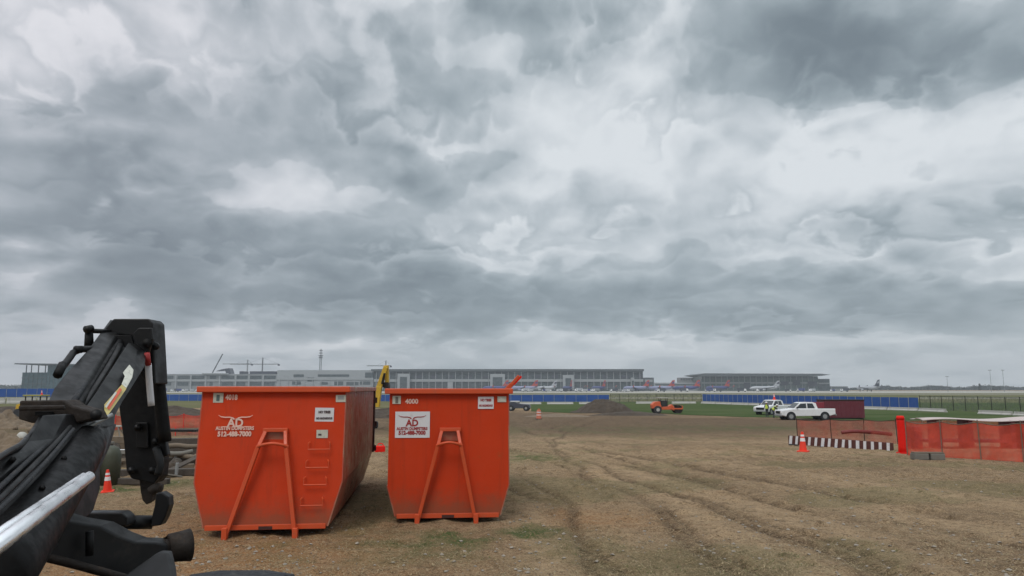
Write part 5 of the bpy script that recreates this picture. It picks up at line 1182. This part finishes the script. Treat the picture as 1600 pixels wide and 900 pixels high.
# cranes and masts
def lattice(q, a, b_, w_, nb, r_=.16):
    a = Vector(a); b_ = Vector(b_); d = (b_-a).normalized(); up = Vector((0, 1, 0)); x = d.cross(up).normalized()
    c4_ = [x*w_/2+up*w_/2, x*w_/2-up*w_/2, -x*w_/2-up*w_/2, -x*w_/2+up*w_/2]
    for c_ in c4_: q.cyl(a+c_, b_+c_, r_, n=4)
    for k in range(nb):
        p0 = a.lerp(b_, k/nb); p1 = a.lerp(b_, (k+1)/nb)
        q.cyl(p0+c4_[k % 2], p1+c4_[(k % 2)+2], r_*.7, n=4)
def tower_crane(label, pxm, py_top, py_jib, px0, px1, Y, m):
    root = thing('tower_crane', label, 'tower crane', (tx(pxm, Y), Y, FZ), group='cranes behind the terminal')
    s_ = Y/1150
    q = MB(); lattice(q, (tx(pxm, Y), Y, FZ), (tx(pxm, Y), Y, tz(py_top, Y)), 1.1*s_, 24, .28*s_); q.build('mast', m, root, world=True)
    q = MB(); lattice(q, (tx(px0, Y), Y, tz(py_jib, Y)), (tx(px1, Y), Y, tz(py_jib, Y)), .8*s_, 34, .22*s_); q.build('jib', m, root, world=True)
    q = MB(); e = px1 if abs(px1-pxm) < abs(px0-pxm) else px0; q.bx(tx(e-1.5, Y), tx(e+1.5, Y), Y-1, Y+1, tz(py_jib+2.5, Y), tz(py_jib, Y)); q.build('counterweight', M['acgrey'], root, world=True)
    q = MB()
    for e in (px0*.5+pxm*.5, px1): q.cyl((tx(pxm, Y), Y, tz(py_top, Y)), (tx(e, Y), Y, tz(py_jib, Y)), .10*s_, n=4)
    q.build('tie_bar', m, root, world=True)
tower_crane('tower crane with a long level jib above the terminal wing left of centre', 408.5, 559, 569, 358, 434, 1150, M['crane'])
tower_crane('tower crane with its short jib just above the yellow excavator arm', 602, 563.5, 571.5, 572, 610, 1150, M['crane'])
tower_crane('faint pale tower crane left of the darker one above the terminal wing', 385, 562, 568.6, 346, 392, 1500, M['cranel'])
mc = thing('mobile_crane', 'mobile crane with one thin raised boom left of the dark roof hood', 'mobile crane', (tx(331, 1000), 1000, FZ), group='cranes behind the terminal')
q = MB(); lattice(q, A(329, 588, 1000), A(348, 553, 1000), .8, 24, .24); q.build('boom', M['crane'], mc, world=True)
q = MB(); q.bx(tx(326, 1000), tx(334, 1000), 998, 1002, FZ, FZ+5); q.build('carrier', M['acgrey'], mc, world=True)
mast = thing('antenna_mast', 'slim antenna mast with clustered aerials rising above the plain terminal block', 'antenna mast', (tx(499.5, 960), 960, FZ))
q = MB(); lattice(q, (tx(499.5, 960), 960, FZ), (tx(499.5, 960), 960, tz(556, 960)), 2.0, 22, .25); q.build('lattice', M['cranel'], mast, world=True)
q = MB(); q.cyl((tx(499.5, 960), 960, tz(557, 960)), (tx(499.5, 960), 960, tz(545, 960)), .45, n=8); q.build('pole', M['acgrey'], mast, world=True)
for py, w_ in ((547, 1.6), (551, 1.9), (555, 2.8), (558, 2.2)): q = MB(); q.bx(tx(499.5, 960)-w_, tx(499.5, 960)+w_, 958.5, 961.5, tz(py+1.3, 960), tz(py, 960)); q.build('aerial', M['crane'], mast, world=True)
# high light masts on the right
for i, (px, py) in enumerate(((1549, 578), (1569, 578), (1481, 588))):
    Y = 700; lm = thing('light_mast', ('tall thin apron light mast, left of the close pair far right', 'tall thin apron light mast, right of the close pair far right', 'faint shorter apron light mast standing alone left of the pair')[i], 'light mast', (tx(px, Y), Y, FZ), group='apron light masts')
    q = MB(); q.cyl((tx(px, Y), Y, FZ), (tx(px, Y), Y, tz(py, Y)), .22, .14, n=6); q.build('pole', M['cranel'], lm, world=True)
    q = MB(); q.bx(tx(px-2.2, Y), tx(px+2.2, Y), Y-.5, Y+.5, tz(py+.8, Y), tz(py, Y)); q.build('lamp_head', M['cranel'], lm, world=True)
# treeline: leaf clumps along the horizon
def treeline(name, px0, px1, Y, hfun, seed):
    rs = np.random.default_rng(seed); q = MB()
    n_ = int((px1-px0)*16)
    vv = []; ff = []
    for k in range(n_):
        px = rs.uniform(px0, px1); h = hfun(px)*F and hfun(px)*Y/F
        z = FZ+rs.uniform(0, 1)**.8*h; x = tx(px, Y); y = Y+rs.uniform(-12, 12); s_ = rs.uniform(.5, 1.5)*Y/1500
        for _ in range(3):
            a = rs.normal(size=3); a /= np.linalg.norm(a); b2 = np.cross(a, rs.normal(size=3)); b2 /= np.linalg.norm(b2)
            c_ = np.array([x, y, z])+rs.normal(size=3)*s_*.8; i = len(vv)
            vv += [tuple(c_+a*s_), tuple(c_+b2*s_), tuple(c_-a*s_), tuple(c_-b2*s_)]; ff.append((i, i+1, i+2, i+3))
    me = bpy.data.meshes.new(name); me.from_pydata(vv, [], ff); o = bpy.data.objects.new(name, me); COL.objects.link(o); me.materials.append(M['leaf']); tag(o, None, None, kind='stuff'); return o
M['leaf'] = mat('distant_foliage', (.040, .052, .035), 1, var=.35, scale=.05, spec=0)
def hr(px): return max(1.2, 3.0+4.2*float(fbm(np.array([px*.045]), np.array([2.5]), 4, 77)[0])*1.0*(1 if px > 1380 else .5)+1.5*math.sin(px*.07))
o = treeline('distant_trees', 1300, 1760, 1400, hr, 1); o['label'] = 'far dark line of trees along the horizon at the right'; o['category'] = 'trees'
o = treeline('distant_trees', -160, 40, 1400, lambda px: 5+4*float(fbm(np.array([px*.08]), np.array([1.5]), 4, 7)[0]), 2); o['label'] = 'far line of trees along the horizon at the left edge'; o['category'] = 'trees'
for i, (px, Y, h) in enumerate(((1531, 1100, 10), (1553, 1100, 6.5), (1560, 1100, 6))):
    tr = thing('distant_tree', ('lone pointed dark tree on the horizon left of the light mast pair', 'rounded dark tree under the left mast of the pair', 'rounded dark tree between the two light masts of the pair')[i], 'tree', (tx(px, Y), Y, FZ), group='lone trees on the horizon')
    q = MB(); q.cyl((0, 0, 0), (0, 0, h*.5), .4, .2, n=6); q.build('trunk', M['wooddark'], tr)
    vv = []; ff = []; rs = np.random.default_rng(i)
    for k in range(260):
        t_ = rs.uniform(.15, 1); wd = (2.6 if i else 1.8)*(math.sin(math.pi*min(1, t_*.9+.1))+.2); a = rs.uniform(0, 6.28); r_ = wd*rs.uniform(0, 1)**.5; c_ = np.array([r_*math.cos(a), r_*math.sin(a), h*t_])
        u1 = rs.normal(size=3)*.5; u2 = rs.normal(size=3)*.5; j = len(vv); vv += [tuple(c_+u1), tuple(c_+u2), tuple(c_-u1), tuple(c_-u2)]; ff.append((j, j+1, j+2, j+3))
    me = bpy.data.meshes.new('crown'); me.from_pydata(vv, [], ff); o = bpy.data.objects.new('crown', me); COL.objects.link(o); o.parent = tr; me.materials.append(M['leaf'])
# ================================================================== loose gravel and grass tufts on the near dirt (nobody could count them)
def ground_z(x, y):
    i = np.clip(np.searchsorted(xs, x)-1, 0, len(xs)-2); j = np.clip(np.searchsorted(ys, y)-1, 0, len(ys)-2)
    fx = (x-xs[i])/(xs[i+1]-xs[i]); fy_ = (y-ys[j])/(ys[j+1]-ys[j])
    return (ZZ[i, j]*(1-fx)+ZZ[i+1, j]*fx)*(1-fy_)+(ZZ[i, j+1]*(1-fx)+ZZ[i+1, j+1]*fx)*fy_
rs = np.random.default_rng(11)
def scatter_pts(n_, ymin, ymax):
    u_ = rs.uniform(0, 1, n_); y = 1/(1/ymin+(1/ymax-1/ymin)*u_); x = rs.uniform(-.85, .85, n_)*y; return x, y
n_ = 15000; x, y = scatter_pts(n_, 6, 30)
cl = fbm(x*.6, y*.5, 4, 61); keep = rs.uniform(0, 1, n_) < np.clip((cl-.38)*4, .06, 1); x = x[keep]; y = y[keep]; z = ground_z(x, y)
ico = [(0, 0, 1), (.9, 0, .1), (-.4, .8, 0), (-.5, -.7, .1), (.1, .1, -.6), (.4, .7, .5), (.3, -.8, .3)]
fc_ = [(0, 1, 5), (0, 5, 2), (0, 2, 3), (0, 3, 6), (0, 6, 1), (4, 5, 1), (4, 2, 5), (4, 3, 2), (4, 6, 3), (4, 1, 6)]
vv = np.zeros((len(x)*7, 3)); ff = []
base = np.array(ico)
for k in range(len(x)):
    s_ = .006+.038*rs.uniform()**5; a = rs.uniform(0, 6.28); ca, sa = math.cos(a), math.sin(a); p = base*(s_*rs.uniform(.7, 1.3, (7, 3)))*np.array([1.2, 1, .6])
    vv[k*7:k*7+7, 0] = p[:, 0]*ca-p[:, 1]*sa+x[k]; vv[k*7:k*7+7, 1] = p[:, 0]*sa+p[:, 1]*ca+y[k]; vv[k*7:k*7+7, 2] = p[:, 2]+z[k]+s_*.15
    ff += [tuple(i+k*7 for i in f) for f in fc_]
me = bpy.data.meshes.new('gravel'); me.from_pydata(vv.tolist(), [], ff); o = bpy.data.objects.new('gravel', me); COL.objects.link(o); me.materials.append(mat('pale_gravel', (.27, .235, .19), .9, var=.5, scale=6)); tag(o, None, None, kind='stuff')
n_ = 60000; x, y = scatter_pts(n_, 6, 32)
ii = np.clip(np.searchsorted(xs, x)-1, 0, len(xs)-2); jj = np.clip(np.searchsorted(ys, y)-1, 0, len(ys)-2); gd = grass[ii, jj]
keep = rs.uniform(0, 1, n_) < np.clip((gd-.18)*1.5, 0, 1)*nstep(.4, .6, fbm(x*4, y*4, 3, 19)); x = x[keep]; y = y[keep]; z = ground_z(x, y)
vv = []; ff = []
for k in range(len(x)):
    for _ in range(4):
        h = rs.uniform(.012, .045); a = rs.uniform(0, 6.28); w_ = rs.uniform(.003, .006); ox, oy = rs.normal(0, .025, 2); lx, ly = rs.normal(0, .03, 2)
        i = len(vv); vv += [(x[k]+ox-math.cos(a)*w_, y[k]+oy-math.sin(a)*w_, z[k]-.005), (x[k]+ox+math.cos(a)*w_, y[k]+oy+math.sin(a)*w_, z[k]-.005), (x[k]+ox+lx, y[k]+oy+ly, z[k]+h)]; ff.append((i, i+1, i+2))
me = bpy.data.meshes.new('grass_tufts'); me.from_pydata(vv, [], ff); o = bpy.data.objects.new('grass_tufts', me); COL.objects.link(o); me.materials.append(mat('short_grass', (.11, .13, .05), .9, var=.6, scale=2.5, spec=.1)); tag(o, None, None, kind='stuff')
n_ = 40000; x, y = scatter_pts(n_, 6, 36); keep = rs.uniform(0, 1, n_) < nstep(.36, .62, fbm(x*1.3, y*1.0, 4, 91))*.9+.1; x = x[keep]; y = y[keep]; z = ground_z(x, y)
vv = []; ff = []
for k in range(len(x)):
    for _ in range(3):
        L_ = rs.uniform(.03, .10); a = rs.uniform(0, 6.28); w_ = rs.uniform(.003, .006); ox, oy = rs.normal(0, .05, 2); up_ = rs.uniform(.004, .03)
        i = len(vv); px_ = x[k]+ox; py_ = y[k]+oy; vv += [(px_-math.sin(a)*w_, py_+math.cos(a)*w_, z[k]+.003), (px_+math.sin(a)*w_, py_-math.cos(a)*w_, z[k]+.003), (px_+math.cos(a)*L_, py_+math.sin(a)*L_, z[k]+up_)]; ff.append((i, i+1, i+2))
me = bpy.data.meshes.new('dry_straw'); me.from_pydata(vv, [], ff); o = bpy.data.objects.new('dry_straw', me); COL.objects.link(o); me.materials.append(mat('dead_straw', (.34, .27, .16), .9, var=.5, scale=1.5, spec=.1)); tag(o, None, None, kind='stuff')
# ================================================================== damp morning air
hm = bpy.data.materials.new('damp_air'); hm.use_nodes = True; hn = hm.node_tree; hn.nodes.remove(hn.nodes['Principled BSDF'])
pv = hn.nodes.new('ShaderNodeVolumePrincipled'); pv.inputs['Color'].default_value = (.80, .86, .92, 1); pv.inputs['Density'].default_value = .00027
hn.links.new(pv.outputs[0], hn.nodes['Material Output'].inputs['Volume'])
q = MB(); q.bx(-2600, 2600, -320, 2600, -2.6, 100); o = q.build('haze', hm, None); tag(o, None, None, kind='stuff')
